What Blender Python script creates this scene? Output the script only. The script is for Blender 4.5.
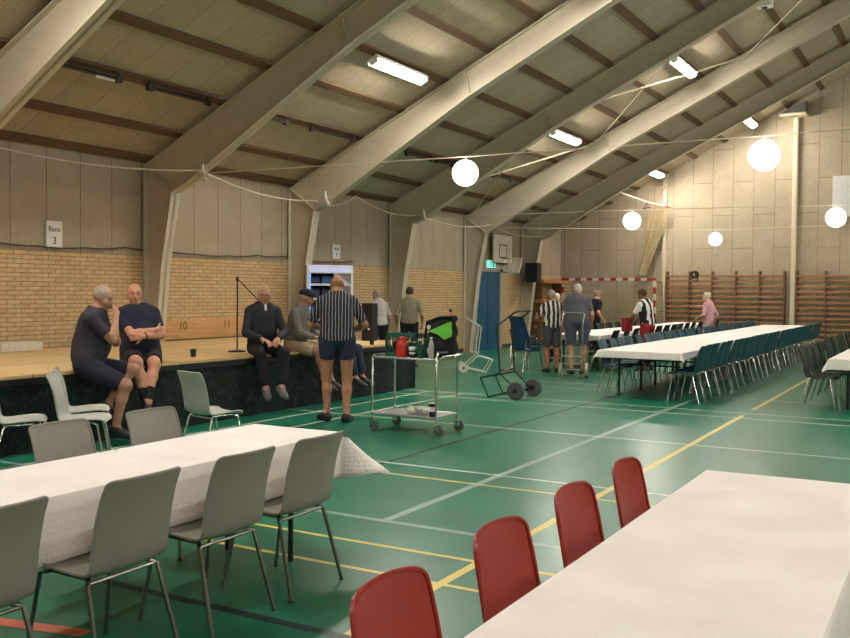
import bpy, bmesh, math, random
import numpy as np
from mathutils import Vector, Matrix
random.seed(7)
for o in list(bpy.data.objects): bpy.data.objects.remove(o)
SC = bpy.context.scene
COL = SC.collection
PI = math.pi

# ------------------------------------------------------------------ camera
def look_matrix():
    yaw, pit, rol = 0.521484, 0.0305665, 0.00838075
    c, s = math.cos(pit), math.sin(pit); P = np.array([[1,0,0],[0,c,-s],[0,s,c]])
    c2, s2 = math.cos(rol), math.sin(rol); Q = np.array([[c2,-s2,0],[s2,c2,0],[0,0,1]])
    M = Q @ P
    X = M @ np.array([math.cos(yaw),0,-math.sin(yaw)]); Y = M @ np.array([math.sin(yaw),0,math.cos(yaw)]); Z = M @ np.array([0,-1,0.])
    R = np.array([X,Y,Z])
    m = Matrix.Identity(4)
    for i in range(3):
        m[i][0] = R[i,0]; m[i][1] = -R[i,1]; m[i][2] = -R[i,2]
    m[0][3], m[1][3], m[2][3] = 0, 0, 1.64
    return m
cd = bpy.data.cameras.new('camera'); cam = bpy.data.objects.new('camera', cd); COL.objects.link(cam)
cam.matrix_world = look_matrix(); cd.sensor_width = 36; cd.sensor_fit = 'HORIZONTAL'; cd.lens = 929/850*36
cd.clip_start = .02; cd.clip_end = 200
SC.camera = cam

# ------------------------------------------------------------------ world, exposure, lamp strength
W = bpy.data.worlds.new('world'); SC.world = W; W.use_nodes = True
W.node_tree.nodes['Background'].inputs[0].default_value = (.5,.55,.6,1); W.node_tree.nodes['Background'].inputs[1].default_value = .05
SC.view_settings.view_transform = 'Standard'; SC.view_settings.look = 'None'
SC.view_settings.exposure = 1.74; SC.view_settings.gamma = 1; SC.view_settings.use_curve_mapping = False
LAMP_STRENGTH = 52.0
LAMP_COLOR = (1.0, .91, .825)
GLOBE_STRENGTH = 3.2

# ------------------------------------------------------------------ materials
def s2l(c): return tuple((x/255/12.92 if x/255 <= .04045 else ((x/255+.055)/1.055)**2.4) for x in c)
MATS = {}
class NT:
    def __init__(s, name):
        s.m = bpy.data.materials.new(name); s.m.use_nodes = True; s.t = s.m.node_tree
        s.b = s.t.nodes['Principled BSDF']
    def n(s, typ, **kw):
        nd = s.t.nodes.new(typ)
        for k, v in kw.items():
            if hasattr(nd, k): setattr(nd, k, v)
            else: nd.inputs[k].default_value = v
        return nd
    def l(s, a, b): s.t.links.new(a, b)
    def coord(s): return s.n('ShaderNodeTexCoord').outputs['Object']
    def ramp(s, fac, stops):
        r = s.n('ShaderNodeValToRGB'); e = r.color_ramp.elements
        while len(e) < len(stops): e.new(.5)
        for i, (p, c) in enumerate(stops): e[i].position = p; e[i].color = (*c, 1) if len(c) == 3 else c
        s.l(fac, r.inputs[0]); return r.outputs[0]
    def mix(s, fac, a, b, mode='MIX'):
        x = s.n('ShaderNodeMix', data_type='RGBA', blend_type=mode)
        for v, i in ((fac,0),(a,6),(b,7)):
            if hasattr(v, 'node'): s.l(v, x.inputs[i])
            else: x.inputs[i].default_value = v if i == 0 else ((*v,1) if len(v) == 3 else v)
        return x.outputs[2]
    def math(s, op, a, b=None):
        x = s.n('ShaderNodeMath', operation=op)
        for v, i in ((a,0),(b,1)):
            if v is None: continue
            if hasattr(v, 'node'): s.l(v, x.inputs[i])
            else: x.inputs[i].default_value = v
        return x.outputs[0]
    def bump(s, h, strength=.3, dist=.01):
        b = s.n('ShaderNodeBump', Strength=strength, Distance=dist); s.l(h, b.inputs['Height']); s.l(b.outputs[0], s.b.inputs['Normal'])
    def base(s, c):
        if hasattr(c, 'node'): s.l(c, s.b.inputs['Base Color'])
        else: s.b.inputs['Base Color'].default_value = (*c, 1)

def mat(name, rgb, rough=.5, metal=0, var=.12, scale=30, bump=0, spec=.5, trans=0, emit=0, emitc=None, alpha=1):
    """sRGB colour with a procedural noise variation"""
    if name in MATS: return MATS[name]
    t = NT(name); c = s2l(rgb)
    nz = t.n('ShaderNodeTexNoise', Scale=scale, Detail=3.0); t.l(t.coord(), nz.inputs['Vector'])
    t.base(t.ramp(nz.outputs[0], [(.25, tuple(x*(1-var) for x in c)), (.75, tuple(min(1, x*(1+var)) for x in c))]))
    t.b.inputs['Roughness'].default_value = rough; t.b.inputs['Metallic'].default_value = metal
    t.b.inputs['Specular IOR Level'].default_value = spec
    if trans: t.b.inputs['Transmission Weight'].default_value = trans
    if alpha < 1: t.b.inputs['Alpha'].default_value = alpha
    if bump: t.bump(nz.outputs[0], bump, .005)
    if emit:
        t.b.inputs['Emission Color'].default_value = (*(emitc or c), 1); t.b.inputs['Emission Strength'].default_value = emit
    MATS[name] = t.m; return t.m

def m_floor():
    t = NT('green sports floor'); co = t.coord()
    n1 = t.n('ShaderNodeTexNoise', Scale=1.3, Detail=5.0); t.l(co, n1.inputs['Vector'])
    t.base(t.ramp(n1.outputs[0], [(.3, s2l((18,108,82))), (.7, s2l((26,120,92)))]))
    t.b.inputs['Roughness'].default_value = .3
    t.b.inputs['Specular IOR Level'].default_value = .5
    return t.m
def yz(t, co, sy=1, sz=1, ax='Y'):
    sp = t.n('ShaderNodeSeparateXYZ'); t.l(co, sp.inputs[0])
    cb = t.n('ShaderNodeCombineXYZ'); t.l(sp.outputs[ax], cb.inputs[0]); t.l(sp.outputs['Z'], cb.inputs[1]); return cb.outputs[0]
def m_brick():
    t = NT('yellow brick'); v = yz(t, t.coord())
    b = t.n('ShaderNodeTexBrick', Scale=1.0); b.offset = .5
    for k, x in (('Brick Width', .228), ('Row Height', .0637), ('Mortar Size', .006), ('Mortar Smooth', .3), ('Bias', 0.0)): b.inputs[k].default_value = x
    b.inputs['Color1'].default_value = (*s2l((206,178,132)),1); b.inputs['Color2'].default_value = (*s2l((196,166,120)),1); b.inputs['Mortar'].default_value = (*s2l((132,104,74)),1)
    t.l(v, b.inputs['Vector'])
    n = t.n('ShaderNodeTexNoise', Scale=9.0, Detail=4.0); t.l(v, n.inputs['Vector'])
    t.base(t.mix(.35, b.outputs[0], t.ramp(n.outputs[0], [(.3,(.5,.45,.4)),(.7,(1,1,1))]), 'MULTIPLY'))
    t.b.inputs['Roughness'].default_value = .85
    t.bump(t.math('SUBTRACT', 1.0, b.outputs['Fac']), .6, .008)
    return t.m
def m_panel(name, rgb, width, length, offset, vec, groove=.006, dark=.45, bias=0.0):
    """wood-wool slabs: rows of slabs with dark joints; vec builds the 2-D mapping (along, across)"""
    t = NT(name); v = vec(t)
    b = t.n('ShaderNodeTexBrick', Scale=1.0); b.offset = offset; b.offset_frequency = 2
    for k, x in (('Brick Width', length), ('Row Height', width), ('Mortar Size', groove), ('Mortar Smooth', .2), ('Bias', bias)): b.inputs[k].default_value = x
    c = s2l(rgb); b.inputs['Color1'].default_value = (*c,1); b.inputs['Color2'].default_value = (*(x*.93 for x in c),1); b.inputs['Mortar'].default_value = (*(x*dark for x in c),1)
    t.l(v, b.inputs['Vector'])
    n = t.n('ShaderNodeTexNoise', Scale=55.0, Detail=4.0, Roughness=.8); t.l(t.coord(), n.inputs['Vector'])
    n2 = t.n('ShaderNodeTexNoise', Scale=2.0, Detail=3.0); t.l(t.coord(), n2.inputs['Vector'])
    c1 = t.mix(.75, b.outputs[0], t.ramp(n.outputs[0], [(.32,(.50,.48,.45)),(.62,(1.08,1.08,1.08))]), 'MULTIPLY')
    t.base(t.mix(.4, c1, t.ramp(n2.outputs[0], [(.3,(.75,.73,.7)),(.7,(1,1,1))]), 'MULTIPLY'))
    t.b.inputs['Roughness'].default_value = .95; t.b.inputs['Specular IOR Level'].default_value = .1
    t.bump(n.outputs[0], .5, .006)
    return t.m
def swap(t, a, b):
    sp = t.n('ShaderNodeSeparateXYZ'); t.l(t.coord(), sp.inputs[0])
    cb = t.n('ShaderNodeCombineXYZ'); t.l(sp.outputs[a], cb.inputs[0]); t.l(sp.outputs[b], cb.inputs[1]); return cb.outputs[0]
def m_wood(name, rgb, axis='Y', scale=3.0, rough=.6, var=.3):
    if name in MATS: return MATS[name]
    t = NT(name); c = s2l(rgb)
    mp = t.n('ShaderNodeMapping'); t.l(t.coord(), mp.inputs[0])
    sc = [9,9,9]; sc['XYZ'.index(axis)] = .6; mp.inputs['Scale'].default_value = [x*scale/3 for x in sc]
    n = t.n('ShaderNodeTexNoise', Scale=2.5, Detail=6.0, Roughness=.6, Distortion=.6); t.l(mp.outputs[0], n.inputs['Vector'])
    t.base(t.ramp(n.outputs[0], [(.3, tuple(x*(1-var) for x in c)), (.7, tuple(min(1,x*(1+var)) for x in c))]))
    t.b.inputs['Roughness'].default_value = rough; MATS[name] = t.m; return t.m
def m_cloth():
    t = NT('white embossed paper cloth'); co = t.coord()
    ck = t.n('ShaderNodeTexVoronoi', Scale=38.0); ck.distance = 'CHEBYCHEV'; ck.inputs['Randomness'].default_value = .0; t.l(co, ck.inputs['Vector'])
    n = t.n('ShaderNodeTexNoise', Scale=3.0, Detail=3.0); t.l(co, n.inputs['Vector'])
    t.base(t.ramp(n.outputs[0], [(.3, s2l((236,230,224))),(.7, s2l((246,241,236)))]))
    t.b.inputs['Roughness'].default_value = .85
    h = t.math('ADD', ck.outputs['Distance'], t.math('MULTIPLY', n.outputs[0], 2.0)); t.bump(h, .5, .010)
    return t.m
def m_stripe(name, c0, c1, freq, duty=.5, axis='X', rough=.85, phase=0):
    t = NT(name); sp = t.n('ShaderNodeSeparateXYZ'); t.l(t.coord(), sp.inputs[0])
    n = t.n('ShaderNodeTexNoise', Scale=7.0, Detail=2.0); t.l(t.coord(), n.inputs['Vector'])
    x = t.math('ADD', t.math('MULTIPLY', sp.outputs[axis], freq), t.math('MULTIPLY', n.outputs[0], .7))
    f = t.math('FRACT', t.math('ADD', x, 50+phase)); g = t.math('GREATER_THAN', f, duty)
    t.base(t.mix(g, s2l(c0), s2l(c1))); t.b.inputs['Roughness'].default_value = rough; return t.m
def m_skirt():
    t = NT('dark green stage skirt'); n = t.n('ShaderNodeTexNoise', Scale=14.0, Detail=5.0, Distortion=1.5); t.l(t.coord(), n.inputs['Vector'])
    t.base(t.ramp(n.outputs[0], [(.38, s2l((6,11,10))),(.55, s2l((11,30,26))),(.66, s2l((24,54,46)))])); t.b.inputs['Roughness'].default_value = .9; return t.m
def m_ply():
    t = NT('stage plywood'); 
    b = t.n('ShaderNodeTexBrick', Scale=1.0); b.offset = 0
    for k, x in (('Brick Width', 2.0), ('Row Height', 1.0), ('Mortar Size', .006), ('Mortar Smooth', .1)): b.inputs[k].default_value = x
    b.inputs['Color1'].default_value = (*s2l((214,184,132)),1); b.inputs['Color2'].default_value = (*s2l((206,172,120)),1); b.inputs['Mortar'].default_value = (*s2l((92,70,46)),1)
    t.l(swap(t,'Y','X'), b.inputs['Vector'])
    mp = t.n('ShaderNodeMapping'); t.l(t.coord(), mp.inputs[0]); mp.inputs['Scale'].default_value = (9,.7,9)
    n = t.n('ShaderNodeTexNoise', Scale=1.5, Detail=5.0, Distortion=1.0); t.l(mp.outputs[0], n.inputs['Vector'])
    t.base(t.mix(.5, b.outputs[0], t.ramp(n.outputs[0], [(.3,(.7,.62,.5)),(.65,(1,1,1))]), 'MULTIPLY')); t.b.inputs['Roughness'].default_value = .6; return t.m

# ------------------------------------------------------------------ mesh builder
class MB:
    def __init__(s): s.v = []; s.f = []; s.mi = []
    def add(s, vs, fs, mi=0):
        k = len(s.v); s.v += [tuple(v) for v in vs]; s.f += [[i+k for i in f] for f in fs]; s.mi += [mi]*len(fs); return s
    def box(s, x0, x1, y0, y1, z0, z1, mi=0):
        return s.add([(x0,y0,z0),(x1,y0,z0),(x1,y1,z0),(x0,y1,z0),(x0,y0,z1),(x1,y0,z1),(x1,y1,z1),(x0,y1,z1)],
                     [(0,3,2,1),(4,5,6,7),(0,1,5,4),(1,2,6,5),(2,3,7,6),(3,0,4,7)], mi)
    def rbox(s, x0, x1, y0, y1, z0, z1, r=.01, mi=0, n=3):
        """box with rounded vertical edges and chamfered rims"""
        pts = []
        for cx, cy, a0 in ((x1-r,y1-r,0),(x0+r,y1-r,90),(x0+r,y0+r,180),(x1-r,y0+r,270)):
            for i in range(n+1):
                a = math.radians(a0+90*i/n); pts.append((cx+r*math.cos(a), cy+r*math.sin(a)))
        mx, my = (x0+x1)/2, (y0+y1)/2; hx, hy = (x1-x0)/2, (y1-y0)/2; q = min(r*.5, (z1-z0)*.3)
        rings = [(z0, 1-q/max(hx,1e-4), 1-q/max(hy,1e-4)), (z0+q,1,1), (z1-q,1,1), (z1, 1-q/max(hx,1e-4), 1-q/max(hy,1e-4))]
        N = len(pts); vs = [(mx+(x-mx)*ax, my+(y-my)*ay, z) for z, ax, ay in rings for x, y in pts]
        fs = [(k*N+i, k*N+(i+1)%N, (k+1)*N+(i+1)%N, (k+1)*N+i) for k in range(3) for i in range(N)]
        fs += [tuple(range(N-1,-1,-1)), tuple(range(3*N, 4*N))]
        return s.add(vs, fs, mi)
    def tube(s, pts, r, n=8, mi=0, closed=False, caps=True):
        P = [Vector(p) for p in pts]; m = len(P); rr = r if isinstance(r, (list, tuple)) else [r]*m
        vs = []; up = None
        for i, p in enumerate(P):
            a = P[i-1] if (i > 0 or closed) else p; b = P[(i+1) % m] if (i < m-1 or closed) else p
            d = (b-a).normalized()
            if up is None: up = Vector((0,0,1)) if abs(d.z) < .9 else Vector((1,0,0))
            x = up.cross(d)
            if x.length < 1e-5: x = Vector((0,1,0)).cross(d)
            x.normalize(); y = d.cross(x); up = y
            for k in range(n):
                t = 2*PI*k/n; vs.append(p + (x*math.cos(t) + y*math.sin(t))*rr[i])
        fs = [(i*n+k, i*n+(k+1)%n, ((i+1)%m)*n+(k+1)%n, ((i+1)%m)*n+k) for i in range(m if closed else m-1) for k in range(n)]
        if caps and not closed: fs += [tuple(range(n-1,-1,-1)), tuple(range((m-1)*n, m*n))]
        return s.add(vs, fs, mi)
    def lathe(s, prof, c=(0,0,0), n=20, mi=0, axis='Z'):
        vs = []
        for r, z in prof:
            for k in range(n):
                t = 2*PI*k/n; x, y = r*math.cos(t), r*math.sin(t)
                vs.append({'Z':(c[0]+x,c[1]+y,c[2]+z),'X':(c[0]+z,c[1]+x,c[2]+y),'Y':(c[0]+y,c[1]+z,c[2]+x)}[axis])
        m = len(prof); fs = [(i*n+k, i*n+(k+1)%n, (i+1)*n+(k+1)%n, (i+1)*n+k) for i in range(m-1) for k in range(n)]
        fs += [tuple(range(n-1,-1,-1)), tuple(range((m-1)*n, m*n))]
        return s.add(vs, fs, mi)
    def grid(s, fn, nu, nv, mi=0):
        vs = [fn(i/nu, j/nv) for j in range(nv+1) for i in range(nu+1)]
        return s.add(vs, [(j*(nu+1)+i, j*(nu+1)+i+1, (j+1)*(nu+1)+i+1, (j+1)*(nu+1)+i) for j in range(nv) for i in range(nu)], mi)
    def prism(s, poly, a0, a1, plane='XZ', mi=0):
        n = len(poly); mk = {'XZ': lambda u,v,w:(u,w,v), 'YZ': lambda u,v,w:(w,u,v), 'XY': lambda u,v,w:(u,v,w)}[plane]
        vs = [mk(u,v,a0) for u,v in poly] + [mk(u,v,a1) for u,v in poly]
        return s.add(vs, [tuple(range(n-1,-1,-1)), tuple(range(n,2*n))] + [(i,(i+1)%n,n+(i+1)%n,n+i) for i in range(n)], mi)
    def xf(s, M, start=0):
        s.v = s.v[:start] + [tuple(M @ Vector(v)) for v in s.v[start:]]; return s
    def mesh(s, name, mats, smooth=35):
        me = bpy.data.meshes.new(name); me.from_pydata(s.v, [], s.f)
        for m in (mats if isinstance(mats, (list, tuple)) else [mats]): me.materials.append(m)
        me.polygons.foreach_set('material_index', s.mi)
        bm = bmesh.new(); bm.from_mesh(me); bmesh.ops.recalc_face_normals(bm, faces=bm.faces); bm.to_mesh(me); bm.free()
        if smooth:
            me.shade_smooth(); me.set_sharp_from_angle(angle=math.radians(smooth))
        return me
    def obj(s, name, mats, parent=None, smooth=35):
        return link(name, s.mesh(name, mats, smooth), parent)
def link(name, data, parent=None):
    o = bpy.data.objects.new(name, data); COL.objects.link(o)
    if parent is not None: o.parent = parent
    return o
def tag(o, label, cat, group=None):
    o['label'] = label; o['category'] = cat
    if group: o['group'] = group
    return o
def thing(name, label, cat, loc=(0,0,0), rz=0, group=None):
    o = link(name, None); o.location = loc; o.rotation_euler = (0,0,rz); o.empty_display_size = .1
    return tag(o, label, cat, group)
def struct(o): o['kind'] = 'structure'; return o
def dup(root, loc, rz, label=None, group=None):
    r = root.copy(); COL.objects.link(r); r.location = loc; r.rotation_euler = (0,0,rz)
    if label: r['label'] = label
    if group: r['group'] = group
    for ch in list(root.children):
        c = ch.copy(); COL.objects.link(c); c.parent = r
        for g in list(ch.children):
            d = g.copy(); COL.objects.link(d); d.parent = c
    return r
ORD = ['first','second','third','fourth','fifth','sixth','seventh','eighth','ninth','tenth','eleventh','twelfth','thirteenth','fourteenth','fifteenth','sixteenth','seventeenth','eighteenth','nineteenth','twentieth','twenty-first','twenty-second','twenty-third','twenty-fourth','twenty-fifth','twenty-sixth','twenty-seventh','twenty-eighth','twenty-ninth','thirtieth']

# common materials
CHROME = mat('chrome', (205,205,205), .22, 1, .05); STEEL = mat('brushed steel', (180,182,182), .38, 1, .08)
BLACKM = mat('black metal', (22,22,24), .45, 0, .2); BLACKP = mat('black plastic', (18,18,20), .5, 0, .2)
RUBBER = mat('grey rubber', (84,84,84), .8); WHITEP = mat('white plastic', (225,225,220), .4, 0, .04)
STEELP = mat('beige painted steel', (188,180,158), .5, 0, .05, 6); FLANGE = STEELP
CLOTH = m_cloth()

# ================================================================== SETTING
XW, XR, YB, YE = -11.5, 10.5, -8.0, 29.1
SL = .486; XM = (XW+XR)/2
def roof_z(x): return 3.66 + SL*((x-XW) if x <= XM else (XR-x))
YEL, WHT, GRY, BLK, ORG = [mat(n, c, .4, 0, .06) for n, c in (('yellow line paint',(214,196,96)),('white line paint',(196,210,190)),('grey line paint',(132,160,150)),('black line paint',(22,44,42)),('orange line paint',(206,96,52)))]
fl = MB(); fl.box(XW-.3, XR+.3, YB-.3, YE+.3, -.2, 0, 0)
def line(x0, x1, y0, y1, mi, z=.0012): fl.add([(x0,y0,z),(x1,y0,z),(x1,y1,z),(x0,y1,z)], [(0,1,2,3)], mi)
line(-2.51,-2.45,-2,12.9,1); line(-2.51,-2.45,13.6,27.5,1)
line(-3.545,-3.475,5.55,26,3); line(-4.725,-4.675,3.6,27,4)
for y in (4.51, 5.0): line(-5.2,8,y-.02,y+.02,1,.0016)
line(-5.2,8,7.0,7.04,1,.0016); line(-9,8,7.44,7.48,2,.0016)
line(-9,8,5.52,5.58,3,.0018); line(-11,8,10.06,10.11,2,.0018)
line(-11,8,12.58,12.63,2); line(-11,8,13.12,13.17,2); line(-7.3,8,14.9,14.94,2,.002)
line(-7.49,-7.44,4,13.2,2,.002); line(-6.87,-6.82,8.6,13.2,2,.002)
line(-11,-5,17.5,17.55,2); line(-9.3,-5.2,20.0,20.05,2); line(-7.0,-5.2,15.7,15.75,2)
line(-5.3,8,3.55,3.61,4,.002); 
fl.add([(-4.25,2.78,.0022),(-3.55,2.94,.0022),(-3.55,3.03,.0022),(-4.25,2.87,.0022)], [(0,1,2,3)], 5)
struct(fl.obj('floor', [m_floor(), YEL, WHT, GRY, BLK, ORG], smooth=0))

PAN_L = m_panel('wall wood-wool slabs', (182,170,148), .6, 14.0, 0.0, lambda t: swap(t,'Z','Y'), groove=.008)
PAN_E = m_panel('end wall wood-wool slabs', (188,176,152), .6, 2.0, .5, lambda t: swap(t,'Z','X'), groove=.009)
BRICK = m_brick()
def side_wall(name, x0, x1, inset):
    m = MB(); m.box(x0, x1, YB, YE, -.2, 2.17, 0); m.box(x0+(.0 if inset>0 else .03), x1-(.03 if inset>0 else 0), YB, YE, 2.17, 3.95, 1)
    return struct(m.obj(name, [BRICK, PAN_L], smooth=0))
side_wall('wall_left', XW-.3, XW, 1); side_wall('wall_right', XR, XR+.3, -1)
BRICK_X = bpy.data.materials['yellow brick']
m = MB(); m.prism([(XW-.3,-.2),(XR+.3,-.2),(XR+.3,3.6),(XM,roof_z(XM)+.3),(XW-.3,3.6)], YE, YE+.3, 'XZ'); struct(m.obj('wall_end', PAN_E, smooth=0))
m = MB(); m.prism([(XW-.3,-.2),(XR+.3,-.2),(XR+.3,3.6),(XM,roof_z(XM)+.3),(XW-.3,3.6)], YB-.3, YB, 'XZ'); struct(m.obj('wall_back', PAN_E, smooth=0))
def slope_map(t):
    return swap(t,'X','Y')
PAN_C = m_panel('ceiling wood-wool slabs', (186,175,150), .6, 40.0, 0.0, slope_map, groove=.006, dark=.55)
m = MB()
for xa, xb in ((XW-.3, XM),(XM, XR+.3)):
    za, zb = roof_z(xa)+.06, roof_z(xb)+.06
    m.add([(xa,YB-.3,za),(xb,YB-.3,zb),(xb,YE+.3,zb),(xa,YE+.3,za),(xa,YB-.3,za+.2),(xb,YB-.3,zb+.2),(xb,YE+.3,zb+.2),(xa,YE+.3,za+.2)],
          [(0,1,2,3),(4,7,6,5),(0,4,5,1),(2,6,7,3)])
struct(m.obj('ceiling', PAN_C, smooth=0))
# purlins
PURL = m_wood('brown purlin timber', (98,74,48), 'Y', 3, .75, .25)
ang = math.atan(SL); ca, sa = math.cos(ang), math.sin(ang)
def purlin(x, right=False):
    w, h = .14, .08; sg = -1 if right else 1
    m = MB(); u = Vector((ca, 0, sg*sa)); nrm = Vector((-sg*sa, 0, ca)); z = roof_z(x)
    P = Vector((x,0,z)) 
    vs = [P - u*w/2 + Vector((0,y,0)) + nrm*k for y in (YB, YE) for k in (0,h)] + [P + u*w/2 + Vector((0,y,0)) + nrm*k for y in (YB, YE) for k in (0,h)]
    m.add(vs, [(0,1,3,2),(4,6,7,5),(0,4,5,1),(2,3,7,6),(0,2,6,4),(1,5,7,3)])
    struct(m.obj('ceiling_beam', PURL, smooth=0))
xs = [XW+.1] + [-11.6+.895*k for k in range(1, 12)]
for x in xs: purlin(x)
for x in xs: purlin(XR+XW-x, True)
# portal frames
def frame_poly(xf):
    inner = [(-11.3,0),(-11.08,2.0),(-10.86,3.17),(-10.55,3.30),(-9.5,3.91),(-7.5,5.06),(XM,roof_z(XM)-.5)]
    outer = [(XW+.01,0),(XW+.01,3.62),(XM,roof_z(XM)-.03)]
    return inner, outer
def frame(y):
    inner, outer = frame_poly(0); m = MB(); hw = .1
    L = inner; O = outer
    for mir in (False, True):
        fx = (lambda x: XR+XW-x) if mir else (lambda x: x)
        # web
        poly = O[:2] + [O[2]] + inner[::-1]
        m.prism([(fx(a),b) for a,b in poly], y-.02, y+.02, 'XZ')
        # inner flange
        for (a,b),(c,d) in zip(inner[:-1], inner[1:]):
            n = Vector((-(d-b), c-a)).normalized()*.02     # towards the web
            q = [(a,b),(c,d),(c+n.x,d+n.y),(a+n.x,b+n.y)]
            m.prism([(fx(p[0]),p[1]) for p in q], y-hw, y+hw, 'XZ')
        # outer flange (roof side)
        a, b = O[1]; c, d = O[2]
        q = [(a,b),(c,d),(c,d-.022),(a,b-.022)]; m.prism([(fx(p[0]),p[1]) for p in q], y-hw, y+hw, 'XZ')
        q = [(XW+.01,0),(XW+.01,3.62),(XW+.03,3.62),(XW+.03,0)]; m.prism([(fx(p[0]),p[1]) for p in q], y-hw, y+hw, 'XZ')
        # knee and haunch stiffeners, base plate
        q = [(XW+.03,3.6),(-10.86,3.17),(-10.845,3.185),(XW+.045,3.62)]; m.prism([(fx(p[0]),p[1]) for p in q], y-hw*.9, y+hw*.9, 'XZ')
        q = [(-7.52,5.07),(-7.5,5.06),(-7.62,5.5),(-7.64,5.5)]; m.prism([(fx(p[0]),p[1]) for p in q], y-hw*.7, y+hw*.7, 'XZ')
        x0, x1 = sorted((fx(XW+.01), fx(-11.2))); m.box(x0, x1, y-.14, y+.14, 0, .02)
    struct(m.obj('portal_frame_beam', STEELP, smooth=0))
FR = [-4.1,-.35,3.4,7.15,10.9,14.65,18.4,22.15,25.9]
for y in FR: frame(y)

# door, posts on the end wall
DBLUE = mat('blue door paint', (26,82,112), .45, 0, .08, 4)
m = MB(); m.box(XW, XW+.05, 22.72, 24.18, 0, 2.18); d = struct(m.obj('door_1', DBLUE, smooth=0))
m = MB(); m.box(XW, XW+.09, 22.6, 22.72, 0, 2.28); m.box(XW, XW+.09, 24.18, 24.34, 0, 2.28); m.box(XW, XW+.09, 22.6, 24.34, 2.18, 2.28); m.obj('door_frame', mat('grey door frame', (150,146,136), .5), d, 0)
m = MB(); m.tube([(XW+.05,23.95,1.05),(XW+.1,23.95,1.05),(XW+.1,23.82,1.05)], .011, 8); m.obj('door_handle', CHROME, d)
m = MB(); m.box(XW+.05, XW+.055, 23.44, 23.46, 0, 2.18); m.obj('leaf_joint', BLACKP, d, 0)
POST = mat('pale painted post', (206,194,166), .5, 0, .04)
m = MB(); m.rbox(-4.3,-4.16, YE-.16, YE, 0, 6.77, .02); struct(m.obj('wall_post_trim', POST))
m = MB(); m.rbox(-8.1,-7.98, YE-.14, YE, 0, 5.35, .02); struct(m.obj('wall_post_trim', POST))
m = MB(); m.box(XW, XW+.02, YB, YE, 0, .1); struct(m.obj('baseboard_left', mat('dark skirting', (60,52,44), .6), smooth=0))

# ---- stage
ST = .78; SX = -7.9; SY0, SY1 = -1.0, 13.5
stage = thing('stage', 'low wooden stage along the brick wall with dark green skirt', 'stage', (-9.7, 6.2, 0))
off = Matrix.Translation((9.7,-6.2,0))
PLY = m_ply()
m = MB(); m.box(XW+.36, SX, SY0, SY1, ST-.03, ST); o = m.obj('stage_deck', PLY, stage, 0); o.location = (9.7,-6.2,0)
m = MB(); m.box(SX-.06, SX-.005, SY0, SY1, ST-.10, ST-.03); m.box(XW+.36, SX-.005, SY1-.06, SY1-.005, ST-.10, ST-.03); o = m.obj('deck_frame', BLACKM, stage, 0); o.location = (9.7,-6.2,0)
def skirt(u, v):
    y = SY0 + (SY1-SY0)*u; return (SX-.035 + .014*math.sin(u*170)*(1-.6*v) + .01*math.sin(u*61+1), y, .005 + (ST-.09)*v)
m = MB(); m.grid(skirt, 420, 4)
m.grid(lambda u,v: (SX-.035-(3.2)*u, SY1-.03+.012*math.sin(u*60), .005+(ST-.09)*v), 90, 4); o = m.obj('skirt', m_skirt(), stage, 60); o.location = (9.7,-6.2,0)
for y in np.arange(SY0+.5, SY1, 2.0):
    for x in (SX-.2, XW+.6): m = MB(); m.tube([(x,y,0),(x,y,ST-.03)], .03, 8); o = m.obj('leg', BLACKM, stage); o.location = (9.7,-6.2,0)

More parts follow.
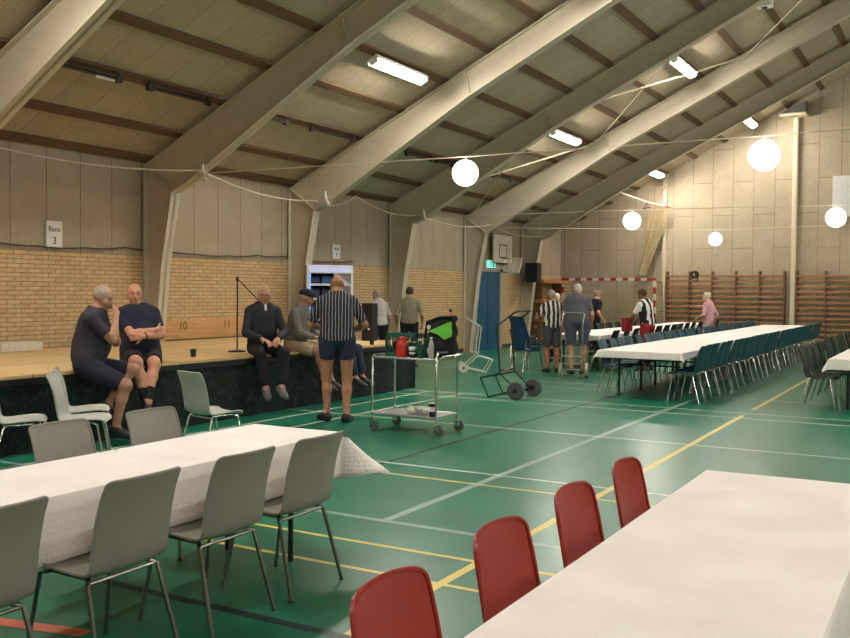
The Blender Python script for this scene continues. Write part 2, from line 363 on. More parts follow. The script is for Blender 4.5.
# ================================================================== PEOPLE (signed-distance bodies turned into one surface)
def nrm(v): v = np.asarray(v, float); return v/np.linalg.norm(v)
class Field:
    def __init__(s): s.p = []
    def cone(s, a, b, ra, rb, k=.02, clip=None): s.p.append(('c', np.array(a,float), np.array(b,float), ra, rb, k, clip)); return s
    def ell(s, c, r, R=np.eye(3), k=.02, clip=None, sub=False): s.p.append(('s' if sub else 'e', np.array(c,float), np.array(R,float), np.array(r,float), None, k, clip)); return s
    def bounds(s):
        lo = np.full(3, 9.); hi = -lo
        for t, a, b, ra, rb, k, cl in s.p:
            if t == 'c': l = np.minimum(a-ra, b-rb); h = np.maximum(a+ra, b+rb)
            else: e = np.sqrt(((b.T*ra)**2).sum(1)) if True else ra; l = a-e; h = a+e
            lo = np.minimum(lo, l); hi = np.maximum(hi, h)
        return lo, hi
    def mesh(s, vox, clips=()):
        lo, hi = s.bounds(); lo = lo-3*vox; n = np.ceil((hi-lo)/vox).astype(int)+4
        F = np.full(n, .2, np.float32)
        ax = [lo[i]+vox*np.arange(n[i]) for i in range(3)]
        for t, a, b, ra, rb, k, cl in s.p:
            mg = .05 + k
            if t == 'c': l = np.minimum(a-ra, b-rb)-mg; h = np.maximum(a+ra, b+rb)+mg
            else: e = np.sqrt(((b.T*ra)**2).sum(1)); l = a-e-mg; h = a+e+mg
            i0 = np.maximum(((l-lo)/vox).astype(int), 0); i1 = np.minimum(((h-lo)/vox).astype(int)+2, n)
            sl = tuple(slice(i0[i], i1[i]) for i in range(3))
            X, Y, Z = np.meshgrid(ax[0][sl[0]], ax[1][sl[1]], ax[2][sl[2]], indexing='ij')
            if t == 'c':
                d = b-a; L = d@d + 1e-9
                hh = np.clip(((X-a[0])*d[0]+(Y-a[1])*d[1]+(Z-a[2])*d[2])/L, 0, 1)
                D = np.sqrt((X-a[0]-hh*d[0])**2+(Y-a[1]-hh*d[1])**2+(Z-a[2]-hh*d[2])**2) - (ra+(rb-ra)*hh)
            else:
                q = [((X-a[0])*b[i,0]+(Y-a[1])*b[i,1]+(Z-a[2])*b[i,2]) for i in range(3)]
                k0 = np.sqrt(sum((q[i]/ra[i])**2 for i in range(3))); k1 = np.sqrt(sum((q[i]/ra[i]**2)**2 for i in range(3)))+1e-9
                D = k0*(k0-1)/k1
            if cl is not None:
                for pt, nn in cl: D = np.maximum(D, (X-pt[0])*nn[0]+(Y-pt[1])*nn[1]+(Z-pt[2])*nn[2])
            G = F[sl]
            if t == 's': hh = np.clip(.5-.5*(G+D)/k, 0, 1); F[sl] = G*(1-hh)+(-D)*hh + k*hh*(1-hh)
            else: hh = np.clip(.5+.5*(G-D)/k, 0, 1); F[sl] = G*(1-hh)+D*hh - k*hh*(1-hh)
        if clips:
            X, Y, Z = np.meshgrid(*ax, indexing='ij')
            for pt, nn in clips: F = np.maximum(F, ((X-pt[0])*nn[0]+(Y-pt[1])*nn[1]+(Z-pt[2])*nn[2]).astype(np.float32))
        return surface_nets(F, lo, vox)
def surface_nets(F, lo, vox):
    ins = F < 0
    c = [ins[i:F.shape[0]-1+i, j:F.shape[1]-1+j, k:F.shape[2]-1+k] for i in (0,1) for j in (0,1) for k in (0,1)]
    cnt = sum(x.astype(np.int8) for x in c); act = (cnt > 0) & (cnt < 8)
    idx = np.argwhere(act); vid = np.full(act.shape, -1, np.int64); vid[act] = np.arange(len(idx))
    cor = np.array([(i,j,k) for i in (0,1) for j in (0,1) for k in (0,1)])
    val = np.stack([F[idx[:,0]+i, idx[:,1]+j, idx[:,2]+k] for i,j,k in cor], 1)
    acc = np.zeros((len(idx),3)); num = np.zeros(len(idx))
    for e0 in range(8):
        for e1 in range(e0+1, 8):
            if abs(cor[e0]-cor[e1]).sum() != 1: continue
            a, b = val[:,e0], val[:,e1]; x = (a < 0) != (b < 0)
            t = np.where(x, a/(a-b+1e-12), 0)
            acc += np.where(x[:,None], cor[e0]+t[:,None]*(cor[e1]-cor[e0]), 0); num += x
    V = lo + vox*(idx + acc/num[:,None])
    quads = []
    for ax in range(3):
        sl0 = [slice(None)]*3; sl1 = [slice(None)]*3; sl0[ax] = slice(0,-1); sl1[ax] = slice(1,None)
        a = ins[tuple(sl0)]; b = ins[tuple(sl1)]; E = np.argwhere(a != b)
        u, w = [i for i in range(3) if i != ax]
        E = E[(E[:,u] > 0) & (E[:,w] > 0) & (E[:,u] < act.shape[u]) & (E[:,w] < act.shape[w])]
        if not len(E): continue
        def g(du, dw):
            q = E.copy(); q[:,u] -= du; q[:,w] -= dw; return vid[q[:,0],q[:,1],q[:,2]]
        Q = np.stack([g(1,1), g(0,1), g(0,0), g(1,0)], 1)
        fl_ = a[E[:,0],E[:,1],E[:,2]] ^ (ax == 1)
        Q[~fl_] = Q[~fl_][:, ::-1]; quads.append(Q)
    return V, np.concatenate(quads)
def field_obj(f, name, m, parent, vox, clips=()):
    V, Q = f.mesh(vox, clips)
    me = bpy.data.meshes.new(name); me.from_pydata(V.tolist(), [], Q.tolist()); me.materials.append(m); me.shade_smooth()
    bm = bmesh.new(); bm.from_mesh(me)
    bmesh.ops.smooth_vert(bm, verts=bm.verts, factor=.4, use_axis_x=True, use_axis_y=True, use_axis_z=True)
    bmesh.ops.recalc_face_normals(bm, faces=bm.faces); bm.to_mesh(me); bm.free(); me.shade_smooth()
    return link(name, me, parent)
def ik(a, t, l1, l2, pole):
    a = np.array(a,float); t = np.array(t,float); d = t-a; L = np.linalg.norm(d); mx = (l1+l2)*.995
    if L > mx: t = a+d/L*mx; d = t-a; L = mx
    L = max(L, abs(l1-l2)+.02); x = (l1*l1-l2*l2+L*L)/(2*L); h = math.sqrt(max(l1*l1-x*x, 0)); u = d/np.linalg.norm(d)
    p = np.array(pole,float); p = p-u*(p@u); p = nrm(p)
    return a+u*x+p*h, a+u*L
def rotm(ax, ang):
    ax = nrm(ax); K = np.array([[0,-ax[2],ax[1]],[ax[2],0,-ax[0]],[-ax[1],ax[0],0]]); return np.eye(3)+math.sin(ang)*K+(1-math.cos(ang))*K@K
SKIN = {}
def skin(rgb):
    if rgb not in SKIN: SKIN[rgb] = mat('skin tone '+str(len(SKIN)), rgb, .55, 0, .1, 14)
    return SKIN[rgb]
EYEM = mat('eye', (30,26,24), .3); LIPM = mat('lips', (140,84,74), .5)

def person(label, loc, phi, H=1.75, vox=.0125, skin_rgb=(190,142,112), pelvis=(0,0,None), lean=3, side=0, twist=0, head=(0,0,0), girth=1., belly=1.,
           arms=None, legs=None, shirt=None, sleeve=.65, collar=False, bottom=None, blen=.75, shoe=None, sock=None, hair=None, hair_style='short',
           glasses=False, cap=None, watch=False, vneck=None, stoop=0, group=None):
    s = H/1.70; root = thing('person', label, 'person', loc, math.radians(phi-90), group)
    P = np.array([pelvis[0], pelvis[1], pelvis[2] if pelvis[2] is not None else .94*s])
    l, sd = math.radians(lean), math.radians(side)
    u = nrm((math.sin(sd), math.sin(l), math.cos(l))); rt = nrm(np.cross((0,1,0), u)) if abs(u[1]) < .9 else np.array([1,0,0.])
    tw = rotm(u, math.radians(twist)); rt2 = tw@rt; fw = np.cross(u, rt2)*1.0; fw0 = np.cross(u, rt)
    u2 = nrm(u + fw*math.sin(math.radians(stoop)))
    R0 = np.array([rt, fw0, u]); R2 = np.array([rt2, fw, u])
    M = P+u*.26*s                                              # mid spine
    N = M+u2*.25*s; S = M+u2*.185*s
    shR, shL = S+rt2*.160*s*min(girth,1.10), S-rt2*.160*s*min(girth,1.10)
    hy, hp, hr = (math.radians(a) for a in head)
    hR = rotm(u2, hy)@rotm(rt2, hp); hf = hR@fw; hu = hR@nrm(u2*.6+np.array([0,0,.4])); hf = nrm(hf-hu*(hf@hu)); hx = np.cross(hf, hu)
    if hr: q = rotm(hf, hr); hu = q@hu; hx = q@hx
    HR = np.array([hx, hf, hu])
    Hc = N + u2*.04*s + hu*.085 + hf*.035
    B = Field()
    def torso(f, g, lo=-.2):
        f.ell(P+u*.03*s, (.168*girth*s+g, .118*girth*s+g, .135*s+g), R0, .06)
        f.ell(P+u*.16*s+fw*.012*(belly), (.152*girth*s+g, .118*girth*belly*s+g, .17*s+g), R0, .06)
        f.ell(M+u2*.07*s-fw*.005, (.160*min(girth,1.12)*s+g, .117*girth*s+g, .185*s+g), R2, .06)
        f.cone(shR-u2*.03, shL-u2*.03, .046*s+g, .046*s+g, .05)
        f.cone(N-u2*.01, shR*.8+S*.2-u2*.005, .056*s+g, .042*s+g, .05); f.cone(N-u2*.01, shL*.8+S*.2-u2*.005, .056*s+g, .042*s+g, .05)
    torso(B, 0)
    B.cone(N-u2*.03, Hc-hu*.05-hf*.015, .06*s, .054*s, .03)
    # head
    B.ell(Hc+hu*.03-hf*.008, (.076,.096,.092), HR, .02); B.ell(Hc-hu*.035+hf*.024, (.062,.072,.078), HR, .03)
    B.cone(Hc-hu*.1+hf*.062-hx*.015, Hc-hu*.1+hf*.062+hx*.015, .02, .02, .03)
    B.ell(Hc-hu*.008+hf*.088+hx*.034, (.02,.014,.014), HR, .012, None, True); B.ell(Hc-hu*.008+hf*.088-hx*.034, (.02,.014,.014), HR, .012, None, True)
    B.cone(Hc+hu*.022+hf*.082-hx*.035, Hc+hu*.022+hf*.082+hx*.035, .012, .012, .015)
    B.cone(Hc+hu*.005+hf*.09, Hc-hu*.038+hf*.108, .009, .016, .012)
    B.cone(Hc-hu*.042+hf*.094-hx*.012, Hc-hu*.042+hf*.094+hx*.012, .011, .011, .008)
    B.cone(Hc-hu*.073+hf*.084-hx*.018, Hc-hu*.073+hf*.084+hx*.018, .011, .011, .01)
    for q in (1,-1):
        B.ell(Hc+hx*q*.079-hf*.008-hu*.005, (.012,.022,.034), HR, .01); B.ell(Hc+hx*q*.05+hf*.06-hu*.035, (.022,.022,.022), HR, .03)
    # arms
    arms = arms or {}; J = {}
    for sg, sh in (('R', shR), ('L', shL)):
        q = 1 if sg == 'R' else -1
        a = arms.get(sg, {}); wr = a.get('wrist', (q*.27*s, .06, P[2]-.02)); pole = a.get('pole', (q*.3,-1,-.1))
        sh2 = sh - u2*.032 + rt2*q*.012
        el, wr = ik(sh2, wr, .285*s, .25*s, pole)
        B.cone(sh2, el, .05*s, .041*s, .03); B.cone(el, el*.7+wr*.3, .042*s, .043*s, .02); B.cone(el*.7+wr*.3, wr, .043*s, .027*s, .02)
        fd = nrm(wr-el); hd = a.get('hand'); hd = nrm(hd) if hd is not None else fd
        pn = a.get('palm', (-q,0,0)); pn = np.array(pn,float); pn = nrm(pn-hd*(pn@hd)); sv = np.cross(hd, pn)
        th = a.get('thumb', 1); 
        if (sv @ np.array(a.get('tdir', (0,1,.2)))) < 0: sv = -sv
        cu = a.get('curl', .5)
        for i, fl_ in enumerate((.92,1,.95,.78)):
            k0 = wr+sv*(.5-i)*.0; kn = wr+hd*.088*s+sv*(1.35-i)*.02*s
            B.cone(wr+sv*(1-i)*.011, kn, .016*s, .0115*s, .012)
            d1 = nrm(hd*math.cos(cu*.7)+pn*math.sin(cu*.7)); d2 = nrm(hd*math.cos(cu*1.7)+pn*math.sin(cu*1.7)); d3 = nrm(hd*math.cos(cu*2.5)+pn*math.sin(cu*2.5))
            p1 = kn+d1*.042*fl_*s; p2 = p1+d2*.028*fl_*s; p3 = p2+d3*.02*fl_*s
            B.cone(kn, p1, .0105*s, .0095*s, .005); B.cone(p1, p2, .0095*s, .0088*s, .004); B.cone(p2, p3, .0088*s, .008*s, .004)
        t1 = wr+hd*.03*s+sv*.026*s; t2 = t1+nrm(sv*.8+hd*.7+pn*.25)*.042*s; t3 = t2+nrm(sv*.35+hd*.9+pn*.4)*.032*s
        B.cone(wr+hd*.015, t1, .016*s, .015*s, .012); B.cone(t1, t2, .0135*s, .011*s, .006); B.cone(t2, t3, .011*s, .009*s, .004)
        J[sg] = (sh2, el, wr, fd)
    # legs
    legs = legs or {}
    for sg in 'RL':
        q = 1 if sg == 'R' else -1
        a = legs.get(sg, {}); hip = P+rt*q*.092*s*girth-u*.035*s
        ank = a.get('ankle', (q*.1*s, -.02, .085*s)); pole = a.get('pole', (q*.12,1,0)); kn, ank = ik(hip, ank, .425*s, .41*s, pole)
        fdir = nrm(a.get('foot', (q*.25,1,-.02)))
        tr = .088*s*(.5+.5*girth)
        B.cone(hip, kn, tr, .058*s, .03); B.ell(kn, (.054*s,)*3, np.eye(3), .03)
        cal = kn*.68+ank*.32; sd_ = nrm(ank-kn); bk = -nrm(fdir-sd_*(fdir@sd_))
        B.cone(kn, cal+bk*.012, .053*s, .056*s, .03); B.cone(cal+bk*.012, ank, .055*s, .036*s, .03)
        up = nrm(np.cross(np.cross(fdir, -sd_), fdir)); heel = ank-up*.045*s-fdir*.035*s; ball = ank-up*.055*s+fdir*.115*s; toe = ball+fdir*.06*s
        B.cone(ank, heel, .034*s, .03*s, .02); B.cone(ank, ball, .034*s, .03*s, .03); B.cone(ball, toe, .03*s, .022*s, .02); 
        J['leg'+sg] = (hip, kn, ank, fdir, up, heel, ball, toe, tr)
    body = field_obj(B, 'body', skin(skin_rgb), root, vox)
    # clothes
    cv = vox
    if shirt:
        f = Field(); torso(f, .02)
        for sg in 'RL':
            sh2, el, wr, fd = J[sg]; sl = min(sleeve, 1.); e = sh2+(el-sh2)*sl; d = nrm(el-sh2)
            f.cone(sh2, e+d*.05, .056*s, .058*s, .02, [(e, d)])
            if sleeve > 1:
                w = el+(wr-el)*(sleeve-1); d = nrm(wr-el); f.cone(el, w+d*.03, .057*s, .042*s, .02, [(w, d)])
        if collar:
            for q in (1,-1): f.cone(N+u2*.018-fw*.05, N+u2*.0+fw*.055+rt2*q*.035, .022, .018, .015)
            f.cone(N+u2*.018-fw*.045+rt2*.045, N+u2*.018-fw*.045-rt2*.045, .022, .022, .015)
        hem = P-u*.03*s
        o = field_obj(f, 'shirt', shirt, root, cv, [(hem, -u), (N+u2*(.045 if collar else .022), u2)])
        if vneck is not None:
            f = Field(); f.ell(M+u2*.20*s+fw*.086*s, (.019,.034,.10), R2, .01); field_obj(f, 'undershirt', vneck, root, cv)
    if bottom:
        f = Field(); f.ell(P+u*.03*s, (.175*girth*s+.008, .125*girth*s+.008, .14*s), R0, .05); f.ell(P+u*.1*s+fw*.01, (.158*girth*s+.008,.12*girth*belly*s+.004,.1*s), R0, .05)
        for sg in 'RL':
            hip, kn, ank, fdir, up, heel, ball, toe, tr = J['leg'+sg]
            if blen <= 1:
                e = hip+(kn-hip)*blen; d = nrm(kn-hip); f.cone(hip, e+d*.06, tr+.018, .082*s, .03, [(e, d)])
            else:
                f.cone(hip, kn, tr+.012, .072*s, .03); e = kn+(ank-kn)*(blen-1); d = nrm(ank-kn); f.cone(kn, e+d*.05, .07*s, .056*s, .03, [(e, d)])
        field_obj(f, 'trousers' if blen > 1 else 'shorts', bottom, root, cv, [(P+u*.05*s, u)])
    for sg in 'RL':
        hip, kn, ank, fdir, up, heel, ball, toe, tr = J['leg'+sg]
        if sock:
            f = Field(); f.cone(ank+(kn-ank)*.3, ank, .05*s, .043*s, .01); field_obj(f, 'sock', sock, root, cv)
        if shoe:
            f = Field(); f.cone(heel+up*.012, ball, .046*s, .046*s, .02); f.cone(ball, toe+fdir*.012, .046*s, .036*s, .02); f.cone(ank-up*.012, heel+up*.01, .045*s, .046*s, .02); f.cone(ank-up*.02, ball, .042*s, .036*s, .02)
            field_obj(f, 'shoe', shoe, root, cv, [(heel-up*.036*s, -up), (ank+up*.028*s, up)])
    if hair:
        f = Field(); f.ell(Hc+hu*.032-hf*.012, (.085,.102,.1), HR, .01)
        if hair_style == 'bald': cl = [(Hc+hu*.035, hu), (Hc+hf*.015-hf*0, nrm(hf)), (Hc-hu*.07, -hu)]
        elif hair_style == 'thin': cl = [(Hc+hu*.062+hf*.05, nrm(hf+hu*.5)), (Hc-hu*.06, nrm(hf*.35-hu))]
        else: cl = [(Hc+hu*.06+hf*.055, nrm(hf-hu*.75)), (Hc-hu*.085-hf*.03, nrm(hf*.5-hu))]
        field_obj(f, 'hair', hair, root, min(vox,.011), cl)
    # facial details
    m = MB()
    for q in (1,-1):
        c = Hc-hu*.006+hf*.080+hx*q*.033; m.lathe([(.001,-.007),(.008,-.005),(.011,0),(.008,.005),(.001,.007)], c, 8)
    m.obj('eyes', EYEM, root)
    m = MB(); m.tube([tuple(Hc-hu*.074+hf*.0945-hx*.024), tuple(Hc-hu*.073+hf*.098), tuple(Hc-hu*.074+hf*.0945+hx*.024)], .004, 6); m.obj('mouth', LIPM, root)
    if hair and hair_style != 'hidden':
        m = MB()
        for q in (1,-1): m.tube([tuple(Hc+hu*.03+hf*.09+hx*q*.015), tuple(Hc+hu*.034+hf*.091+hx*q*.032), tuple(Hc+hu*.027+hf*.081+hx*q*.05)], [.004,.005,.003], 6)
        m.obj('eyebrows', hair, root)
    if glasses:
        m = MB()
        for q in (1,-1):
            c = Hc-hu*.008+hf*.112+hx*q*.034; m.tube([tuple(c+hx*.026*math.cos(t)+hu*.02*math.sin(t)-hf*.006*abs(math.cos(t))) for t in np.linspace(0,2*PI,15)[:-1]], .0018, 5, 0, True)
            m.tube([tuple(c+hx*q*.026), tuple(Hc+hx*q*.082+hf*.06-hu*.005), tuple(Hc+hx*q*.085-hf*.01)], .0018, 5)
        m.tube([tuple(Hc-hu*.005+hf*.114-hx*.01), tuple(Hc-hu*.005+hf*.114+hx*.01)], .0018, 5); m.obj('glasses', mat('glasses frame', (64,58,52), .35, .3), root)
    if cap:
        f = Field(); f.ell(Hc+hu*.052-hf*.006, (.092,.112,.078), HR, .02); f.ell(Hc+hu*.06+hf*.03, (.088,.095,.05), HR, .02)
        o = field_obj(f, 'cap', cap, root, min(vox,.01), [(Hc+hu*.032, -hu)])
        f = Field(); f.ell(Hc+hu*.038+hf*.105, (.075,.06,.011), HR, .01); field_obj(f, 'cap_visor', cap, o, .008)
    if watch:
        sh2, el, wr, fd = J[watch]; m = MB(); c = wr-fd*.03
        a = nrm(np.cross(fd,(0,0,1))); b = np.cross(fd,a); m.tube([tuple(c+(a*math.cos(t)+b*math.sin(t))*.034) for t in np.linspace(0,2*PI,17)[:-1]], .008, 6, 0, True); m.obj('wristwatch', BLACKP, root)
    return root

# ================================================================== FURNITURE
def shell_mesh(name, m, style):
    if style == 'red':
        prof = [(.215,.425),(.20,.447),(.12,.452),(0,.445),(-.10,.437),(-.155,.447),(-.185,.49),(-.205,.56),(-.225,.66),(-.245,.76),(-.258,.825)]
        wid = [.17,.205,.222,.226,.222,.216,.212,.210,.207,.200,.190]
    else:
        prof = [(.215,.42),(.20,.443),(.12,.45),(0,.442),(-.10,.434),(-.160,.446),(-.19,.49),(-.205,.56),(-.222,.66),(-.25,.76),(-.285,.85)]
        wid = [.17,.205,.22,.222,.215,.212,.212,.212,.211,.209,.205]
    n = len(prof); NV, NU = 46, 14
    def cr(arr, t):
        x = t*(n-1); i = min(int(x), n-2); f = x-i
        p0, p1, p2, p3 = (np.array(arr[max(0,min(n-1,j))], float) for j in (i-1,i,i+1,i+2))
        return .5*((2*p1)+(-p0+p2)*f+(2*p0-5*p1+4*p2-p3)*f*f+(-p0+3*p1-3*p2+p3)*f**3)
    top, bot = [], []
    def rowpts(t):
        p = cr(prof, t); W0 = float(cr(wid, t)); q = cr(prof, min(1,t+.01)); r = cr(prof, max(0,t-.01)); d = q-r; d /= np.linalg.norm(d); w = float(cr(wid, t))
        rr = .035 if style != 'red' else .062
        e = (1-t)*(.82 if style == 'red' else 1.0)                      # corner rounding at the top of the back
        if e < rr: w -= rr*(1-math.sqrt(max(0,1-((rr-e)/rr)**2)))*.95
        back = min(1, max(0, (t-.45)/.2)); out = []
        for i in range(NU+1):
            x = -1+2*i/NU; xa = abs(x)*w/W0; c = xa**2.2
            nn = np.array([-d[1], d[0]])     # towards sitter: for seat (d = -y) this is -z
            nn = -nn if nn[1]*(1-back)+nn[0]*back < 0 else nn
            k = (.014*(1-back)+.030*back)*c
            arch = (-.012*xa*xa*back*max(0,(t-.9)/.1)) if style != 'red' else (-.022*xa*xa*back*max(0,(t-.8)/.2))
            out.append((w*x, p[0]+nn[0]*k, p[1]+nn[1]*k+arch, nn))
        return out
    tt = [.93*j/(NV-13) for j in range(NV-12)] + [.93+.07*(1-(1-j/13)**1.8) for j in range(1,14)]; rows = [rowpts(x) for x in tt]
    T = [(x,y,z) for r in rows for x,y,z,nn in r]; th = .009 if style == 'red' else .007
    Bt = [(x, y-nn[0]*th, z-nn[1]*th) for r in rows for x,y,z,nn in r]
    mb = MB(); K = NU+1; L = len(T)
    fs = [(j*K+i,j*K+i+1,(j+1)*K+i+1,(j+1)*K+i) for j in range(NV) for i in range(NU)]
    fs2 = [tuple(x+L for x in f[::-1]) for f in fs]
    b = [i for i in range(K)] + [j*K+NU for j in range(1,NV+1)] + [NV*K+i for i in range(NU-1,-1,-1)] + [j*K for j in range(NV-1,0,-1)]
    fs3 = [(b[i], b[(i+1)%len(b)], b[(i+1)%len(b)]+L, b[i]+L) for i in range(len(b))]
    mb.add(T+Bt, fs+fs2+fs3)
    # rolled rim
    rim = [T[i] for i in b]; mb.tube(rim[::1], .0075 if style != 'red' else .0085, 6, 0, True)
    return mb.mesh(name, m, 50)
LEGP = {('F',1):[(.17,.12,.425),(.195,.165,.415),(.225,.235,.0)], ('B',1):[(.17,-.10,.42),(.195,-.125,.405),(.228,-.235,.0)]}
def leg_mesh(q, fb, m, r=.0105):
    p = [(q*x,y,z+.008 if z == 0 else z) for x,y,z in LEGP[(fb,1)]]; mb = MB(); mb.tube(p, r, 8); mb.tube([p[-1], (p[-1][0],p[-1][1],0)], r*1.35, 8); return mb.mesh('leg', m)
def frame_mesh(m):
    mb = MB()
    for q in (1,-1): mb.tube([(q*.19,.15,.418),(q*.165,.12,.426),(q*.165,-.10,.42),(q*.19,-.12,.41)], .0105, 8)
    mb.tube([(-.165,.05,.424),(.165,.05,.424)], .009, 8); mb.tube([(-.19,-.118,.405),(.19,-.118,.405)], .009, 8)
    return mb.mesh('seat_frame', m)
def chair_proto(style, colour, legm, label, group, rough=.42):
    shellm = shell_mesh('shell', colour, style)
    t = thing('shell_chair', label, 'chair', (0,0,0), 0, group)
    link('seat_shell', shellm, t)
    for q in (1,-1):
        for fb in 'FB': link('leg', leg_mesh(q, fb, legm), t)
    link('seat_frame', frame_mesh(legm), t)
    return t
GREYP = mat('warm grey chair plastic', (136,132,121), .42, 0, .03, 5); REDP = mat('red chair plastic', (146,38,28), .35, 0, .06, 4)
TEALP = mat('teal chair plastic', (18,70,82), .4, 0, .06); BLUEP = mat('blue chair plastic', (20,62,98), .4, 0, .06); DKP = mat('near black green chair plastic', (22,44,34), .6, 0, .08, spec=.25); CHBLK = mat('black chair plastic', (16,20,22), .45, 0, .08)
PALEP = mat('pale grey chair plastic', (176,180,170), .42, 0, .03, 5)

# ---- tables with cloths
def folding_table(label, x0, x1, y0, y1, group=None, n=1, bent=True):
    t = thing('folding_table', label, 'table', ((x0+x1)/2, (y0+y1)/2, 0), 0, group); hx, hy = (x1-x0)/2, (y1-y0)/2
    m = MB(); m.rbox(-hx, hx, -hy, hy, .705, .735, .02); m.obj('tabletop', mat('grey laminate', (150,148,142), .5), t)
    m = MB(); m.box(-hx+.1, hx-.1, -hy+.2, -hy+.24, .67, .705); m.box(-hx+.1, hx-.1, hy-.24, hy-.2, .67, .705); m.box(-.02,.02,-hy+.2,hy-.2,.67,.705); m.obj('rail', BLACKM, t, 0)
    k = max(1, n)
    for j in range(k):
        a, b = -hy+2*hy*j/k, -hy+2*hy*(j+1)/k
        for yy, sg in ((a+.42,-1),(b-.42,1)):
            for q in (1,-1):
                m = MB()
                if bent: m.tube([(q*(hx-.12),yy-sg*.15,.69),(q*(hx-.11),yy+sg*.02,.55),(q*(hx-.09),yy+sg*.06,.40),(q*(hx-.09),yy+sg*.06,.0)], .016, 8)
                else: m.tube([(q*(hx-.16),yy,.69),(q*(hx-.16),yy,.0)], .02, 8)
                m.obj('leg', BLACKM, t)
            m = MB(); m.tube([(-hx+.1,yy,.5),(hx-.1,yy,.5)], .012, 8); m.obj('crossbar', BLACKM, t)
    return t
def tablecloth(label, x0, x1, y0, y1, ov, a0=.03, flare=.75, seed=1, z=.742, nx=40, ny=90, group=None, ovend=None):
    rnd = random.Random(seed); ph = [rnd.random()*6 for _ in range(6)]
    hx, hy = (x1-x0)/2, (y1-y0)/2; ove = ov if ovend is None else ovend
    def ax(u, h, o, n):   # denser at the edges
        return -h-o+(2*h+2*o)*u
    us = sorted(set([round(v,4) for v in list(np.linspace(-hx,hx,nx))+list(np.linspace(-hx-ov,-hx,9))+list(np.linspace(hx,hx+ov,9))+[-hx-.008,hx+.008]]))
    vs = sorted(set([round(v,4) for v in list(np.linspace(-hy,hy,ny))+list(np.linspace(-hy-ove,-hy,9))+list(np.linspace(hy,hy+ove,9))+[-hy-.008,hy+.008]]))
    def pt(x, y):
        ox = math.copysign(max(0,abs(x)-hx), x); oy = math.copysign(max(0,abs(y)-hy), y); r = math.hypot(ox, oy)
        bx, by = max(-hx,min(hx,x)), max(-hy,min(hy,y)); w = .0018*math.sin(5*x+ph[0]+2*y)*math.sin(2.3*y+ph[1])
        if r < 1e-9: return (bx, by, z+w)
        c = 2*abs(ox*oy)/(r*r); a = a0+flare*c + .05*math.sin(y*4+ph[2])*min(1,r/.1)*(1 if abs(ox)>abs(oy) else 0)+.05*math.sin(x*6+ph[3])*min(1,r/.1)*(0 if abs(ox)>abs(oy) else 1)
        fold = .012*math.sin(r*22)*min(1,r*5)
        h_ = r*math.sin(a)+.004+fold*.3; d = r*math.cos(a)
        return (bx+ox/r*h_, by+oy/r*h_, z+w-d+.004*min(1,r/.01)*0)
    P = [pt(x,y) for y in vs for x in us]; K = len(us)
    m = MB(); m.add(P, [(j*K+i,j*K+i+1,(j+1)*K+i+1,(j+1)*K+i) for j in range(len(vs)-1) for i in range(K-1)])
    o = m.obj('tablecloth', CLOTH, None, 60); o.location = ((x0+x1)/2,(y0+y1)/2,0)
    so = o.modifiers.new('thickness','SOLIDIFY'); so.thickness = .0025; so.offset = 1
    return tag(o, label, 'tablecloth', group)

folding_table('folding table with black bent legs under white cloth, grey chairs tucked in', -4.05, -3.37, .6, 4.78)
tablecloth('white embossed paper cloth with lifted corner on table with grey chairs', -4.06, -3.36, .5, 4.8, .285, .02, .8, 3, ovend=.30)
folding_table('folding table under white cloth beside the row of red chairs', -1.08, -.30, -1.5, 4.76)
tablecloth('white embossed paper cloth on table beside red chairs', -1.09, -.29, -1.6, 4.78, .29, .03, .75, 5)
folding_table('long row of black legged tables between two rows of teal chairs', -4.80, -3.58, 13.85, 27.9, n=7, bent=False)
tablecloth('long white cloth on middle tables between rows of teal chairs', -4.83, -3.55, 13.8, 28.0, .11, .05, .5, 7, ny=120)
folding_table('far row of tables behind the people in striped shirts', -7.5, -6.42, 18.35, 28.3, n=5, bent=False)
tablecloth('white cloth on far row of tables behind people in striped shirts', -7.52, -6.4, 18.3, 28.4, .10, .05, .5, 9, ny=80)
folding_table('table row beside dark green chairs at the right edge of view', -1.5, -.4, 14.0, 27.9, n=7, bent=False)
tablecloth('white cloth on table row beside dark green chairs', -1.54, -.36, 13.9, 28.0, .15, .03, .5, 11, ny=100)

# ---- chairs
g0 = chair_proto('grey', GREYP, mat('dull chrome', (128,126,120), .3, 1, .05), 'grey plastic chair at the far right corner of front grey chair table', 'grey chairs around the left table'); g0.location = (-3.235,4.07,0); g0.rotation_euler = (0,0,math.radians(90))
for y, rz, lb in ((3.47,90,'grey plastic chair seen from behind, next to the corner chair of the left table'),(2.81,91,'grey plastic chair seen from behind, second from the left frame edge'),(2.12,90,'grey plastic chair cut off by the left edge, back towards us')):
    dup(g0, (-3.235,y,0), math.radians(rz), lb, 'grey chairs around the left table')
dup(g0, (-4.285,4.33,0), math.radians(-90), 'grey plastic chair on the far side of the left table, nearer its end', 'grey chairs around the left table')
dup(g0, (-4.285,3.63,0), math.radians(-88), 'grey plastic chair on the far side of the left table, nearer left edge', 'grey chairs around the left table')
p0 = chair_proto('grey', PALEP, CHROME, 'pale grey chair by the stage at the left frame edge, seat pointing right', 'loose pale chairs in front of the stage'); p0.location = (-7.3,5.40,0); p0.rotation_euler = (0,0,math.radians(-38))
dup(p0, (-6.93,5.78,0), math.radians(-50), 'pale grey chair in front of the stage, nearer one of the overlapping pair', 'loose pale chairs in front of the stage')
dup(p0, (-7.42,6.22,0), math.radians(-42), 'pale grey chair in front of the stage, farther one of the overlapping pair', 'loose pale chairs in front of the stage')
dup(p0, (-6.28,6.78,0), math.radians(-14), 'pale grey chair alone below the man with crossed arms', 'loose pale chairs in front of the stage')
r0 = chair_proto('red', REDP, CHROME, 'red plastic chair at the far end of the red row', 'red chairs along the front right table'); r0.location = (-1.15,4.36,0); r0.rotation_euler = (0,0,math.radians(-90))
